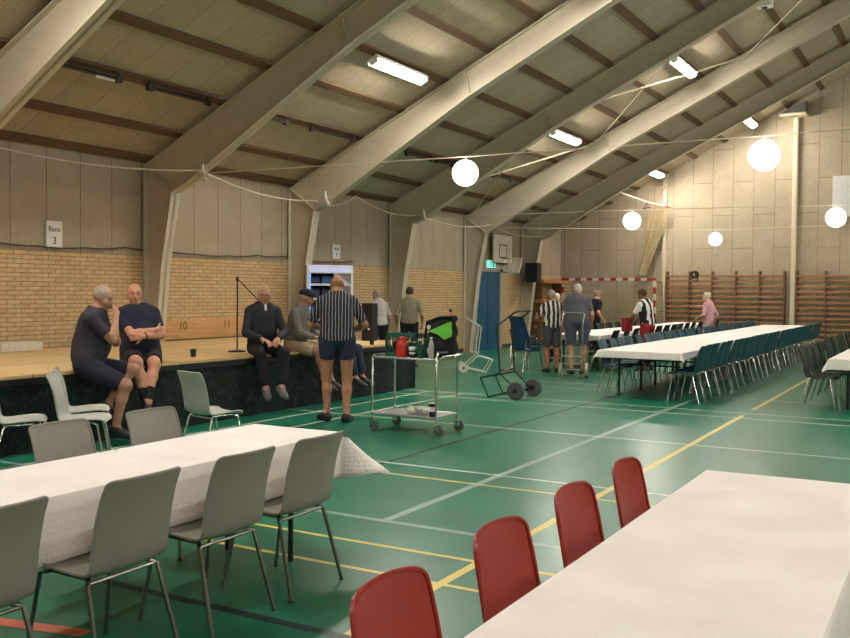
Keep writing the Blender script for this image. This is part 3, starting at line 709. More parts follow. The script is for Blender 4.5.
for y, lb in ((3.66,'red plastic chair, second from the far end of the red row'),(2.93,'red plastic chair, third from the far end of the red row'),(2.21,'red plastic chair whose backrest meets the bottom frame edge'),(1.47,'red plastic chair of which only the top edge shows at bottom')):
    dup(r0, (-1.15+random.uniform(-.01,.01),y,0), math.radians(-90+random.uniform(-2,2)), lb, 'red chairs along the front right table')
# teal chairs on both sides of the middle tables
t0 = chair_proto('grey', TEALP, CHROME, 'teal plastic chair, first from the near end, right side of middle tables', 'teal chairs right of the middle tables'); t0.location = (-3.52,14.05,0); t0.rotation_euler = (0,0,math.radians(90))
for i in range(1, 29):
    dup(t0, (-3.53+random.uniform(-.02,.02),14.05+.478*i,0), math.radians(90+random.uniform(-1.5,1.5)), 'teal plastic chair, %s from the near end, right side of middle tables' % ORD[i])
k = 0
for i in range(0, 26):
    y = 14.75+.51*i
    dup(t0, (-4.86+random.uniform(-.03,.03),y,0), math.radians(-90+random.uniform(-3,3)), 'teal plastic chair, %s from the near end, left side of middle tables' % ORD[i], 'teal chairs left of the middle tables')
c0 = chair_proto('grey', CHBLK, CHROME, 'black chair, first from the near end, right side of far tables', 'black chairs right of the far tables'); c0.location = (-6.38,18.65,0); c0.rotation_euler = (0,0,math.radians(90))
for i in range(1, 15):
    dup(c0, (-6.38+random.uniform(-.03,.03),18.65+.66*i,0), math.radians(90+random.uniform(-3,3)), 'black chair, %s from the near end, right side of far tables' % ORD[i])
for i in range(0, 10):
    dup(c0, (-7.55,21.0+.68*i,0), math.radians(-90+random.uniform(-3,3)), 'black chair, %s from the near end, behind the far tables' % ORD[i], 'black chairs behind the far tables')
d0 = chair_proto('grey', DKP, CHROME, 'dark green chair, first from the near end of the right edge row', 'dark green chairs along the right edge tables'); d0.location = (-1.72,14.45,0); d0.rotation_euler = (0,0,math.radians(-90))
for i in range(1, 20):
    dup(d0, (-1.72+random.uniform(-.03,.03),14.45+.66*i,0), math.radians(-90+random.uniform(-3,3)), 'dark green chair, %s from the near end of the right edge row' % ORD[i])
b0 = chair_proto('grey', BLUEP, CHROME, 'blue plastic chair in front of the blue chair stack', 'blue chairs by the blue door'); b0.location = (-7.68,17.5,0); b0.rotation_euler = (0,0,math.radians(-30))
for i, w in enumerate(('bottom','second','third','topmost')):
    dup(b0, (-7.95-.02*i,18.25-.02*i,.085*i), math.radians(-20), 'blue chair in the stack behind the single blue chair, %s' % w, 'blue chairs by the blue door')

# ---- serving trolley
t = thing('serving_trolley', 'steel two-shelf serving trolley on castors carrying crate and bottles', 'trolley', (-5.51,9.36,0))
def tray(z):
    m = MB(); m.rbox(-.43,.43,-.25,.25,z-.012,z,.02); m.tube([(-.43,-.25,z),(.43,-.25,z),(.43,.25,z),(-.43,.25,z)], .012, 8, 0, True); return m
tray(.20).obj('lower_shelf', STEEL, t); tray(.86).obj('upper_shelf', STEEL, t)
for x in (-.43,.43):
    pts = [(x,-.25,.11),(x,-.25,.93 if x>0 else .86)]
    if x > 0:
        m = MB(); m.tube([(x,-.25,.11),(x,-.25,.88),(x,-.22,.94),(x,.22,.94),(x,.25,.88),(x,.25,.11)], .014, 10); m.obj('end_frame', CHROME, t)
        m = MB(); m.tube([(x,-.25,.82),(x+.07,-.22,.90),(x+.07,.22,.90),(x,.25,.82)], .012, 8); m.obj('push_handle', CHROME, t)
    else:
        m = MB(); m.tube([(x,-.25,.11),(x,-.25,.84),(x,-.22,.88),(x,.22,.88),(x,.25,.84),(x,.25,.11)], .014, 10); m.obj('end_frame', CHROME, t)
    for y in (-.25,.25):
        w = MB(); w.lathe([(.012,-.014),(.055,-.014),(.0625,-.006),(.0625,.006),(.055,.014),(.012,.014)], (x+.03,y,.063), 20, 0, 'Y'); c = w.obj('castor_wheel', RUBBER, t)
        f = MB(); f.box(x-.02,x+.05,y-.022,y-.018,.06,.125); f.box(x-.02,x+.05,y+.018,y+.022,.06,.125); f.box(x-.025,x+.05,y-.024,y+.024,.122,.128); f.tube([(x+.03,y-.026,.063),(x+.03,y+.026,.063)], .008, 8); f.obj('castor_fork', CHROME, c)
# things on the trolley
GRC = mat('green crate plastic', (22,84,66), .45, 0, .1)
def crate(name, label, loc, rz, L, Wd, H):
    t = thing(name, label, 'crate', loc, rz); a, b = L/2, Wd/2
    m = MB(); m.box(-a,a,-b,b,0,.012)
    for x in (-a,a):
        for y in (-b,b): m.box(x-.02*(x>0),x+.02*(x<0),y-.02*(y>0),y+.02*(y<0),.012,H)
    for z0, z1 in ((.012,.05),(H-.045,H)):
        m.box(-a,a,-b,-b+.008,z0,z1); m.box(-a,a,b-.008,b,z0,z1); m.box(-a,-a+.008,-b,b,z0,z1); m.box(a-.008,a,-b,b,z0,z1)
    n = int(L/.055)
    for i in range(1,n):
        x = -a+L*i/n; m.box(x-.006,x+.006,-b,-b+.006,.05,H-.045); m.box(x-.006,x+.006,b-.006,b,.05,H-.045)
    n = int(Wd/.055)
    for i in range(1,n):
        y = -b+Wd*i/n; m.box(-a,-a+.006,y-.006,y+.006,.05,H-.045); m.box(a-.006,a,y-.006,y+.006,.05,H-.045)
    m.obj('crate_body', GRC, t, 0)
    m = MB()
    for i in range(1,4): m.box(-a+L*i/4-.003,-a+L*i/4+.003,-b+.01,b-.01,.012,H*.6)
    m.box(-a+.01,a-.01,-.003,.003,.012,H*.6); m.obj('divider', GRC, t, 0)
    return t
TZ = .862
crate('bottle_crate', 'green plastic bottle crate standing on the trolley', (-5.68,9.46,TZ), 0, .44, .28, .27)
t = thing('vacuum_jug', 'red vacuum jug with handle on the trolley', 'vacuum jug', (-5.60,9.21,TZ)); REDJ = mat('red jug plastic', (176,42,24), .3, 0, .06)
m = MB(); m.lathe([(.06,0),(.07,.01),(.07,.15),(.062,.18),(.045,.20),(.04,.205)], (0,0,0), 24); m.obj('jug_body', REDJ, t)
m = MB(); m.lathe([(.042,.203),(.044,.22),(.03,.238),(.012,.243)], (0,0,0), 20); m.tube([(.03,0,.215),(.065,0,.228)], .014, 8); m.obj('stopper', REDJ, t)
m = MB(); m.tube([(-.05,0,.19),(-.10,0,.18),(-.108,0,.11),(-.066,0,.06)], .009, 8); m.obj('handle', BLACKP, t)
t = thing('paper_cup', 'black and white cup beside the red jug', 'cup', (-5.45,9.20,TZ)); m = MB(); m.lathe([(.03,0),(.042,.11),(.044,.112),(.04,.112),(.028,.008)], n=20); m.obj('cup_wall', BLACKP, t); m = MB(); m.lathe([(.0425,.09),(.045,.122),(.03,.13)], n=20); m.lathe([(.0365,.045),(.0395,.07)], n=20); m.obj('lid_and_band', WHITEP, t)
def bottle(label, loc, h, r, m1, m2, lab=None):
    t = thing('bottle', label, 'bottle', loc); m = MB(); m.lathe([(r*.9,0),(r,.008),(r,h*.62),(r*.8,h*.74),(r*.38,h*.86),(r*.36,h*.95)], n=18); m.obj('bottle_body', m1, t)
    m = MB(); m.lathe([(r*.44,h*.945),(r*.44,h*.995),(r*.3,h)], n=14); m.obj('cap', m2, t)
    if lab: m = MB(); m.lathe([(r*1.01,h*.25),(r*1.01,h*.5)], n=18); m.obj('bottle_label', lab, t)
GGL = mat('green glass', (24,72,56), .12, 0, .05); CLR = mat('clear grey plastic', (150,156,150), .15, 0, .05)
bottle('green bottle on the trolley beside the cup', (-5.34,9.19,TZ), .22, .032, GGL, WHITEP, GGL)
bottle('dark bottle with pale label on the trolley', (-5.27,9.29,TZ), .24, .032, BLACKP, BLACKP, WHITEP)
bottle('green bottle at the back of the trolley', (-5.36,9.34,TZ), .22, .03, GGL, BLACKP)
bottle('clear bottle with white cap on the trolley near its handle', (-5.19,9.18,TZ), .25, .033, CLR, WHITEP)
# bag
t = thing('cooler_bag', 'black bag with bright green panel at handle end of trolley', 'bag', (-5.22,9.48,TZ)); t.scale = (1.12,1.1,1.14); LIME = mat('lime green fabric', (104,196,66), .7, 0, .1); BFAB = mat('black fabric', (20,20,22), .85, 0, .2)
f = Field(); f.ell((0,0,.10), (.19,.12,.14), k=.06); f.ell((.02,.0,.27), (.165,.11,.12), k=.06); f.cone((-.12,0,.34),(.15,0,.40),.05,.035,.05)
V, Q = f.mesh(.012, [(np.array((0,0,.0)), np.array((0,0,-1.)))]); me = bpy.data.meshes.new('bag_body'); me.from_pydata(V.tolist(), [], Q.tolist()); me.materials.append(BFAB); me.shade_smooth(); link('bag_body', me, t)
m = MB(); m.prism([(-.09,.27),(.16,.37),(.17,.22),(.10,.19),(.03,.24)], -.135, -.085, 'XZ'); m.obj('green_panel', LIME, t)
m = MB(); m.tube([(-.17,-.05,.2),(-.13,-.08,.36),(.0,-.06,.41),(.15,-.05,.42),(.19,-.04,.30)], .014, 8); m.tube([(.02,-.14,.1),(.12,-.13,.17),(.18,-.09,.24)], .007, 6); m.obj('strap', BFAB, t)
m = MB(); m.lathe([(.02,0),(.024,.006),(.02,.012)], (-.10,-.105,.31), 14, 0, 'Y'); m.obj('round_badge', mat('pale badge', (200,205,190), .5), t)
t = thing('bottle', 'small orange bottle with black top sticking up behind the bag', 'bottle', (-5.16,9.58,TZ)); m = MB(); m.lathe([(.025,0),(.026,.33),(.024,.49),(.015,.53)], n=14); m.obj('bottle_body', mat('orange label', (196,128,86), .5), t); m = MB(); m.lathe([(.016,.53),(.016,.565)], n=12); m.obj('cap', BLACKP, t)
# lower shelf
t = thing('paper_cup', 'black and white paper cup standing on the lower trolley shelf', 'cup', (-5.18,9.2,.202)); m = MB(); m.lathe([(.034,0),(.044,.15),(.046,.152),(.042,.152),(.03,.01)], n=20); m.obj('cup_wall', BLACKP, t); m = MB(); m.lathe([(.0385,.06),(.0425,.115)], n=20); m.lathe([(.044,.15),(.047,.155),(.043,.16)], n=20); m.obj('white_print', WHITEP, t)
rb = random.Random(4); f = Field()
for i in range(16): f.ell((rb.uniform(-.17,.14), rb.uniform(-.09,.09), rb.uniform(.03,.075)), (rb.uniform(.03,.07), rb.uniform(.03,.06), rb.uniform(.02,.05)), k=.008)
V, Q = f.mesh(.01, [(np.array((0,0,.003)), np.array((0,0,-1.)))]); me = bpy.data.meshes.new('plastic_bag'); me.from_pydata(V.tolist(), [], Q.tolist()); me.materials.append(mat('crumpled clear plastic', (205,210,195), .3, 0, .1, 20, .6, alpha=.75)); tag(link('plastic_bag', me), 'crumpled clear plastic bag on the lower trolley shelf', 'bag').location = (-5.38,9.36,.2)

# ---- hand trucks
def wheel(t, c, r, w, tyre, hub, axis):
    m = MB(); pr = [(r*.62,-w*.5),(r*.9,-w*.5),(r,-w*.25),(r,w*.25),(r*.9,w*.5),(r*.62,w*.5)]; m.lathe(pr, (0,0,0), 24, 0, 'X'); 
    o = m.obj('wheel', tyre, t); o.location = c; o.rotation_euler = (0,0,axis)
    m = MB(); m.lathe([(r*.1,-w*.55),(r*.25,-w*.5),(r*.64,-w*.3),(r*.64,w*.3),(r*.25,w*.5),(r*.1,w*.55)], (0,0,0), 18, 0, 'X'); m.obj('hub', hub, o)
def hand_truck(label, loc, rz, m1, tyre, hub, H=1.15, w=.36, lean=.25, wr=.13, plate=.42, up=.1):
    """local: wheels at the origin line (x), toe plate towards -y, handles lean towards -y at the top"""
    t = thing('hand_truck', label, 'hand truck', loc, rz); hw = w/2
    m = MB()
    for q in (1,-1):
        m.tube([(q*hw,-.04,wr+.02),(q*hw,-.30,wr+.24),(q*hw,-.36,H*.84),(q*hw,-.06,H)], .014, 8)
    m.obj('upright', m1, t)
    m = MB(); m.tube([(-hw,-.06,H),(-hw*.8,-.01,H+.02),(hw*.8,-.01,H+.02),(hw,-.06,H)], .014, 8); m.obj('top_bar', m1, t); m = MB(); m.tube([(-hw,-.31,wr+.28),(hw,-.31,wr+.28)], .011, 8); m.obj('cross_bar', m1, t)
    m = MB(); m.tube([(-hw*1.25,0,wr),(hw*1.25,0,wr)], .011, 8); m.obj('axle', m1, t)
    m = MB(); m.tube([(-hw,-.3,wr+.24),(-hw,-.30-plate,wr+.16),(hw,-.30-plate,wr+.16),(hw,-.3,wr+.24)], .012, 8); m.tube([(-hw,-.30-plate,wr+.16),(-hw,-.30-plate+.14,.012),(hw,-.30-plate+.14,.012),(hw,-.30-plate,wr+.16)], .012, 8); m.tube([(-hw,-.16-plate,.012),(-hw,-.02,wr)], .012, 8); m.tube([(hw,-.16-plate,.012),(hw,-.02,wr)], .012, 8); m.obj('toe_frame', m1, t)
    for q in (1,-1): wheel(t, (q*hw*1.25,0,wr), wr, .06, tyre, hub, 0)
    return t
WGREY = mat('grey tyre', (120,120,112), .8); SILV = mat('silver painted tube', (150,146,138), .35, .5, .05); PALT = mat('pale cream tube', (196,196,180), .4, .2, .05)
hand_truck('black tube hand truck with grey tyres standing alone on the floor', (-5.76,13.12,0), math.radians(-92), BLACKM, RUBBER, BLACKP, 1.32, .50, wr=.14, plate=.34)
hand_truck('silver hand truck parked in front of the man in grey', (-6.40,16.9,0), math.radians(14), SILV, PALT, BLACKP, 1.22, .40, wr=.14, plate=.22)
hand_truck('pale thin hand truck standing far back near the blue door', (-8.69,16.64,0), math.radians(125), PALT, PALT, BLACKP, 1.1, .36, wr=.1, plate=.3)

# ---- things on and behind the stage
t = thing('paper_cup', 'dark cup on stage edge beside the man with crossed arms', 'cup', (-8.35,8.68,ST)); m = MB(); m.lathe([(.03,0),(.042,.095),(.044,.097),(.04,.097),(.028,.006)], n=18); m.obj('cup_wall', BLACKP, t)
t = thing('paper_cup', 'dark cup at the stage corner behind the trolley', 'cup', (-8.0,12.25,ST)); m = MB(); m.lathe([(.03,0),(.042,.095),(.044,.097),(.04,.097),(.028,.006)], n=18); m.obj('cup_wall', BLACKP, t)
rb = random.Random(12); f = Field()
for i in range(12): a = rb.uniform(-.22,.22); f.cone((a,rb.uniform(-.12,.12),.03),(a+rb.uniform(-.1,.1),rb.uniform(-.12,.12),rb.uniform(.03,.08)),.03,.022,.01)
V, Q = f.mesh(.01, [(np.array((0,0,.002)), np.array((0,0,-1.)))]); me = bpy.data.meshes.new('cloth'); me.from_pydata(V.tolist(), [], Q.tolist()); me.materials.append(mat('cream cloth', (222,206,176), .85, 0, .1)); o = tag(link('crumpled_cloth', me), 'crumpled cream cloth lying at the stage corner', 'cloth'); o.location = (-8.15,11.75,ST)
m = MB(); m.rbox(-.11,.11,-.09,.09,0,.64,.015); t = thing('loudspeaker', 'black box loudspeaker standing on the stage behind the striped man', 'loudspeaker', (-8.70,13.25,ST)); m.obj('cabinet', BLACKP, t)
m = MB(); m.box(.11,.115,-.075,.075,.05,.60); m.obj('grille', mat('speaker grille', (30,30,32), .9, 0, .3, 90), t); m = MB(); m.lathe([(.02,0),(.02,.004)], (.04,-.093,.2), 10, 0, 'Y'); m.obj('badge', WHITEP, t)
t = thing('microphone_stand', 'thin black boom stand behind the man in navy jacket', 'stand', (-8.55,9.73,ST)); m = MB(); m.tube([(0,0,.02),(0,0,1.0)], .01, 8); m.obj('pole', BLACKM, t)
m = MB(); m.tube([(0,0,1.0),(.1,.30,.72),(.12,.36,.66)], .008, 8); m.obj('boom', BLACKM, t); m = MB(); m.lathe([(.12,0),(.12,.015),(.03,.03)], n=18); m.obj('base', BLACKM, t)
m = MB(); m.lathe([(.022,-.03),(.024,0),(.016,.03)], (0,0,1.0), 10); m.obj('clamp', BLACKP, t)
m = MB(); m.box(XW, XW+.025, 11.15, 16.2, ST, ST+.33); bd = tag(m.obj('plywood_board', m_wood('board wood', (196,148,92), 'Y', 3, .6, .2), smooth=0), 'wooden board with numbers along the base of the brick wall', 'board')
def text(name, body, size, loc, rot, m, parent=None, ext=.001, align='CENTER'):
    c = bpy.data.curves.new(name, 'FONT'); c.body = body; c.size = size; c.extrude = ext; c.align_x = align; c.align_y = 'CENTER'
    o = bpy.data.objects.new(name+'_tmp', c); COL.objects.link(o); dg = bpy.context.evaluated_depsgraph_get(); me = bpy.data.meshes.new_from_object(o.evaluated_get(dg)); bpy.data.objects.remove(o)
    me.materials.clear(); me.materials.append(m); q = link(name, me, parent); q.location = loc; q.rotation_euler = rot; return q
RW = (PI/2, 0, PI/2)
INK = mat('black ink', (20,20,20), .8); PAPER = mat('white paper', (222,222,218), .8, 0, .02)
text('number', '10', .2, (XW+.027,11.68,ST+.22), RW, mat('brown ink', (90,58,30), .8), bd); text('number', '11', .2, (XW+.027,12.78,ST+.22), RW, mat('brown ink', (90,58,30), .8), bd)
def sign(label, y, z, w, h, num):
    m = MB(); m.box(XW-.02, XW+.012, y-w/2, y+w/2, z-h/2, z+h/2); o = tag(m.obj('paper_sign', PAPER, smooth=0), label, 'sign')
    text('lettering', 'Bane', h*.27, (XW+.0135,y,z+h*.2), RW, INK, o); text('number', num, h*.38, (XW+.0135,y,z-h*.22), RW, INK, o)
sign('white paper sign reading Bane 3 on the wall above the stage', 9.1, 2.41, .27, .40, '3')
sign('white paper sign with small writing above the lit cooler', 16.2, 2.45, .28, .30, '4')
# drinks cooler, turned towards the hall
CK = (-10.72, 14.86); CRZ = math.radians(-48)
t = thing('drinks_cooler', 'white lit drinks cooler with blue contents against the wall', 'cooler', (CK[0],CK[1],0), CRZ)
WHC = mat('white enamel', (208,212,218), .35, 0, .03); hw = .45
m = MB(); m.box(-.25,.25,-hw,-hw+.05,0,2.12); m.box(-.25,.25,hw-.05,hw,0,2.12); m.box(-.25,.25,-hw+.05,hw-.05,1.96,2.12); m.box(-.25,.25,-hw+.05,hw-.05,0,.2); m.box(-.25,-.21,-hw+.05,hw-.05,.2,1.96); m.box(-.2,.25,.08,.13,.2,1.96); m.obj('cabinet', WHC, t, 0)
m = MB(); m.box(.25,.257,-hw+.04,hw-.04,1.98,2.10); m.obj('light_header', mat('lit header', (190,198,235), .5, 0, .02, emit=.10), t, 0)
for z in (.65,1.08,1.48,1.76):
    m = MB(); m.box(-.2,.24,-hw+.05,hw-.05,z-.04,z); m.obj('shelf', WHC, t, 0)
m = MB(); m.box(-.205,-.2,-hw+.05,hw-.05,.2,1.96); m.obj('back_panel', mat('dark blue back', (18,26,48), .6), t, 0)
m = MB(); m.box(.10,.11,.13,hw-.05,1.5,1.96); m.obj('poster_panel', mat('pinkish panel', (206,190,200), .6), t, 0)
m = MB(); m.tube([(.2,-hw+.07,.3),(.2,-hw+.07,1.95)], .01, 8); m.obj('strip_light', mat('blue strip light', (90,150,255), .5, 0, .02, emit=.5), t)
BLU = [mat('blue pack', (34,92,150), .4, 0, .15), mat('teal pack', (30,110,130), .4, 0, .15), mat('navy pack', (28,40,80), .4)]
rc = random.Random(3)
for z, hh in ((1.485,.2),(1.765,.15),(.655,.3),(1.085,.28),(.205,.34)):
    for i in range(2):
        y = -.28+.23*i; m = MB(); m.rbox(-.13,.13,-.10,.10,0,hh*rc.uniform(.75,.9),.02)
        for q in (-.06,.0,.06): m.lathe([(.025,hh*.75),(.025,hh*.92),(.012,hh*.98)], (.08,q,0), 10)
        o = m.obj('drinks_pack', BLU[rc.randrange(3)]); o.location = (CK[0]-y*math.sin(CRZ),CK[1]+y*math.cos(CRZ),z+.002); o.rotation_euler = (0,0,CRZ); tag(o, 'blue pack of drinks on a shelf of the lit cooler', 'drinks pack', 'drinks packs in the cooler')
# white item on the stage at left edge
m = MB(); m.rbox(-.2,.2,-.32,.32,0,.12,.02); o = tag(m.obj('folded_cover', mat('translucent white sheet', (196,186,164), .5, 0, .15, 18, .4)), 'whitish folded plastic sheet on the stage at the left edge', 'sheet'); o.location = (-11.0,8.05,ST)

# ================================================================== PEOPLE IN PLACE
NAVY = mat('charcoal jersey', (46,43,52), .9, 0, .15); NAVY2 = mat('navy shirt fabric', (22,24,46), .9, 0, .15); DNAV = mat('navy jacket fabric', (18,20,30), .75, 0, .2); GREYK = mat('grey knit', (108,104,98), .95, 0, .2, 60)
DENIM = mat('dark denim', (34,44,66), .9, 0, .2, 40); BLKF = mat('black trousers fabric', (16,16,20), .9, 0, .2); BEIGE = mat('beige shorts fabric', (176,158,126), .9, 0, .1); GREYT = mat('grey t-shirt fabric', (82,84,88), .95, 0, .12, 30); SHGREY = mat('grey blue shorts', (70,80,96), .9, 0, .1)
SHOE = mat('dark shoe', (28,26,26), .6, 0, .3); SNK = mat('grey sneaker', (96,96,98), .7, 0, .6, 60); SOCK = mat('black sock', (16,16,18), .9)
GHAIR = mat('grey hair', (150,140,128), .9, 0, .25, 80, .6); WHAIR = mat('white hair', (196,188,172), .9, 0, .2, 80, .6); BHAIR = mat('brown hair', (72,54,40), .9, 0, .25, 80, .6); BLOND = mat('fair hair', (176,156,124), .9, 0, .2, 80, .6)
STR5 = m_stripe('navy shirt with thin white stripes', (26,28,40), (158,158,160), 25, .80); STR8 = m_stripe('dark and white striped jersey', (30,30,34), (206,200,192), 11, .55, phase=.1); STR12 = m_stripe('black and white broad striped jersey', (18,18,20), (225,222,216), 8.5, .5, phase=.35)
CHK = m_stripe('white shirt with fine pattern', (196,190,184), (120,118,124), 40, .72, 'Z'); OLIVE = mat('olive grey shirt', (136,128,104), .9, 0, .1); PINK = mat('pink blouse', (206,160,168), .85, 0, .15, 25); REDF = mat('red sports shorts', (150,24,38), .8, 0, .1)
SK1 = (186,134,102)
V1 = .0105
SIT = lambda z: (0,0,z)
person('man in dark t-shirt and shorts on stage edge, hand raised to his mouth', (-7.86,6.62,0), 42, 1.84, V1, (170,124,98), (0,0,ST+.10), 11, 0, -6, (-10,-8,0), 1.12, 1.25,
  arms={'R':dict(wrist=(.07,.30,1.345), pole=(.35,.25,-1), hand=(-.35,-.1,.8), palm=(-.5,-.6,.1), curl=.9), 'L':dict(wrist=(.10,.30,1.13), pole=(-.6,.2,-.6), hand=(1,.1,.05), palm=(0,-1,0), curl=.6)},
  legs={'R':dict(ankle=(.12,.30,.20), pole=(.1,1,.1), foot=(.1,.95,-.3)), 'L':dict(ankle=(-.04,.20,.42), pole=(-.1,1,.4), foot=(.3,.8,-.5))},
  shirt=NAVY, sleeve=.72, bottom=mat('dark navy shorts', (26,32,48), .9, 0, .15), blen=.88, shoe=SHOE, hair=GHAIR, hair_style='thin')
person('man with crossed arms, glasses and navy t-shirt seated on stage', (-8.10,7.58,0), -22, 1.84, V1, (186,134,106), (0,0,ST+.115), -8, 3, -8, (-10,0,0), 1.2, 1.3,
  arms={'R':dict(wrist=(-.10,.21,1.17), pole=(1,.0,-.5), hand=(-.9,-.45,.0), palm=(0,-1,0), curl=.5), 'L':dict(wrist=(.07,.25,1.10), pole=(-1,.0,-.5), hand=(.9,-.3,-.1), palm=(0,-1,-.2), curl=.9)},
  legs={'R':dict(ankle=(.16,.56,.40), pole=(.3,1,.3), foot=(.2,.9,-.6)), 'L':dict(ankle=(.16,.62,.42), pole=(.2,1,.3), foot=(.3,.9,-.6))},
  shirt=NAVY2, sleeve=.7, bottom=BLKF, blen=.72, shoe=SHOE, sock=SOCK, hair=GHAIR, hair_style='bald', glasses=True, watch='L')
person('man in navy jacket and dark trousers seated on stage facing us', (-8.10,9.72,0), -34, 1.82, V1, (172,124,96), (0,0,ST+.115), 4, 0, 0, (-6,-2,0), 1.05, 1.15,
  arms={'R':dict(wrist=(.09,.33,.98), pole=(.8,-.5,-.3), hand=(-.4,.8,-.2), palm=(0,0,-1), curl=.6), 'L':dict(wrist=(-.10,.34,.98), pole=(-.8,-.5,-.3), hand=(.4,.8,-.2), palm=(0,0,-1), curl=.6)},
  legs={'R':dict(ankle=(.10,.50,.36), pole=(.2,1,.3), foot=(.15,.95,-.3)), 'L':dict(ankle=(-.10,.54,.37), pole=(-.2,1,.3), foot=(-.1,.95,-.3))},
  shirt=DNAV, sleeve=1.9, collar=True, bottom=BLKF, blen=1.92, shoe=SNK, hair=BLOND, hair_style='thin', vneck=PAPER, glasses=True)
person('man with dark flat cap, grey sweater and beige shorts seated on stage', (-8.10,10.42,0), 14, 1.76, V1, (160,112,88), (0,0,ST+.115), 12, 0, 0, (18,-6,0), 1.05, 1.15,
  arms={'R':dict(wrist=(.08,.36,.97), pole=(.8,-.5,-.3), hand=(-.5,.8,-.1), palm=(0,0,-1), curl=.6), 'L':dict(wrist=(-.08,.37,.98), pole=(-.8,-.5,-.3), hand=(.5,.8,-.1), palm=(0,0,-1), curl=.6)},
  legs={'R':dict(ankle=(.12,.52,.38), pole=(.2,1,.3), foot=(.2,.95,-.4)), 'L':dict(ankle=(-.12,.50,.38), pole=(-.2,1,.3), foot=(-.1,.95,-.4))},
  shirt=GREYK, sleeve=1.85, bottom=BEIGE, blen=.85, shoe=SHOE, hair=GHAIR, hair_style='bald', cap=mat('dark cap fabric', (26,24,34), .9))
person('seated person in jeans on stage mostly hidden behind the striped man', (-8.12,11.25,0), 10, 1.72, .013, SK1, (0,0,ST+.115), 6, 0, 0, (0,-4,0), 1., 1.1,
  arms={'R':dict(wrist=(.1,.34,.98), pole=(.8,-.5,-.3)), 'L':dict(wrist=(-.1,.34,.98), pole=(-.8,-.5,-.3))},
  legs={'R':dict(ankle=(.12,.5,.36), pole=(.2,1,.3), foot=(.1,.95,-.3)), 'L':dict(ankle=(-.12,.5,.36), pole=(-.2,1,.3), foot=(-.1,.95,-.3))},
  shirt=DNAV, sleeve=1.9, bottom=DENIM, blen=1.92, shoe=SHOE, hair=GHAIR, hair_style='short')
person('bald man standing in striped shirt and denim shorts, back to us', (-6.70,9.47,0), 124, 1.86, V1, (172,122,92), (0,0,None), 4, 0, 0, (6,-14,0), 1.15, 1.15,
  arms={'R':dict(wrist=(.20,.30,1.12), pole=(.9,-.7,-.4), hand=(-.5,.9,0), palm=(-.6,0,-.6), curl=.7), 'L':dict(wrist=(-.18,.32,1.14), pole=(-.9,-.7,-.4), hand=(.4,.9,0), palm=(.6,0,-.6), curl=.7)},
  legs={'R':dict(ankle=(.12,-.06,.09), foot=(.25,1,-.02)), 'L':dict(ankle=(-.13,.06,.09), foot=(-.5,1,-.02))},
  shirt=STR5, sleeve=.85, collar=True, bottom=DENIM, blen=.45, shoe=SHOE, hair=mat('stubble hair', (150,112,88), .9), hair_style='bald')
person('man in white patterned shirt and black trousers behind the stage', (-10.55,16.45,0), 150, 1.66, .014, (186,140,126), (0,0,None), 6, 0, 0, (14,-10,0), 1.0, 1.0,
  arms={'R':dict(wrist=(.2,.24,.95), pole=(.6,-1,-.2)), 'L':dict(wrist=(-.2,.26,.98), pole=(-.6,-1,-.2))}, shirt=CHK, sleeve=.85, collar=True, bottom=BLKF, blen=1.92, shoe=SHOE, hair=GHAIR, hair_style='thin')
person('man in olive grey shirt and black trousers, back to us beside column', (-10.15,17.0,0), 118, 1.73, .014, (170,124,98), (0,0,None), 2, 0, 0, (0,-8,0), 1.05, 1.0,
  shirt=OLIVE, sleeve=.9, bottom=BLKF, blen=1.92, shoe=SHOE, hair=BHAIR, hair_style='short')
person('grey haired person in dark striped top and grey shorts, back to us', (-7.13,17.6,0), 128, 1.68, .013, (150,100,72), (0,0,None), 5, 0, 0, (12,-8,0), 1.05, 1.05,
  arms={'L':dict(wrist=(-.30,.25,.98), pole=(-.6,-1,-.2)), 'R':dict(wrist=(.2,.3,1.0), pole=(.6,-1,-.2))}, shirt=STR8, sleeve=.75, bottom=mat('dark grey shorts', (70,70,74), .9), blen=.9, shoe=SHOE, hair=GHAIR, hair_style='short')
person('tall stooping man in grey t-shirt and shorts beside the silver hand truck', (-6.58,17.55,0), 112, 1.88, .013, (176,128,100), (0,0,None), 10, 0, 0, (0,-14,0), 1.22, 1.2,
  arms={'R':dict(wrist=(.26,.16,.93), pole=(.6,-1,-.1)), 'L':dict(wrist=(-.27,.20,.92), pole=(-.6,-1,-.1))}, shirt=GREYT, sleeve=.75, bottom=SHGREY, blen=.85, shoe=SHOE, hair=WHAIR, hair_style='thin', stoop=14)
person('white haired person mostly hidden between striped top and grey t-shirt', (-8.15,20.3,0), 100, 1.60, .014, SK1, (0,0,None), 5, 0, 0, (0,-6,0), 1, 1, shirt=BLKF, sleeve=.8, bottom=BLKF, blen=1.9, shoe=SHOE, hair=WHAIR, hair_style='short')
person('person in black top and cap behind the far tables', (-8.15,22.95,0), 60, 1.70, .014, SK1, (0,0,None), 6, 0, 0, (20,-8,0), 1, 1, shirt=BLKF, sleeve=.8, bottom=BLKF, blen=1.9, shoe=SHOE, hair=GHAIR, hair_style='short', cap=mat('pale cap fabric', (150,140,126), .9))
p12 = person('person in broad black and white stripes with red shorts', (-5.62,19.1,0), 170, 1.74, .013, (126,84,62), (0,0,None), 8, 0, -10, (10,-10,0), 1.05, 1.0,
  arms={'L':dict(wrist=(-.10,.42,.98), pole=(-.8,-.6,-.4), hand=(0,1,-.2)), 'R':dict(wrist=(.12,.40,.98), pole=(.8,-.6,-.4), hand=(0,1,-.2))}, shirt=STR12, sleeve=.7, bottom=REDF, blen=.75, shoe=SHOE, hair=BHAIR, hair_style='short')
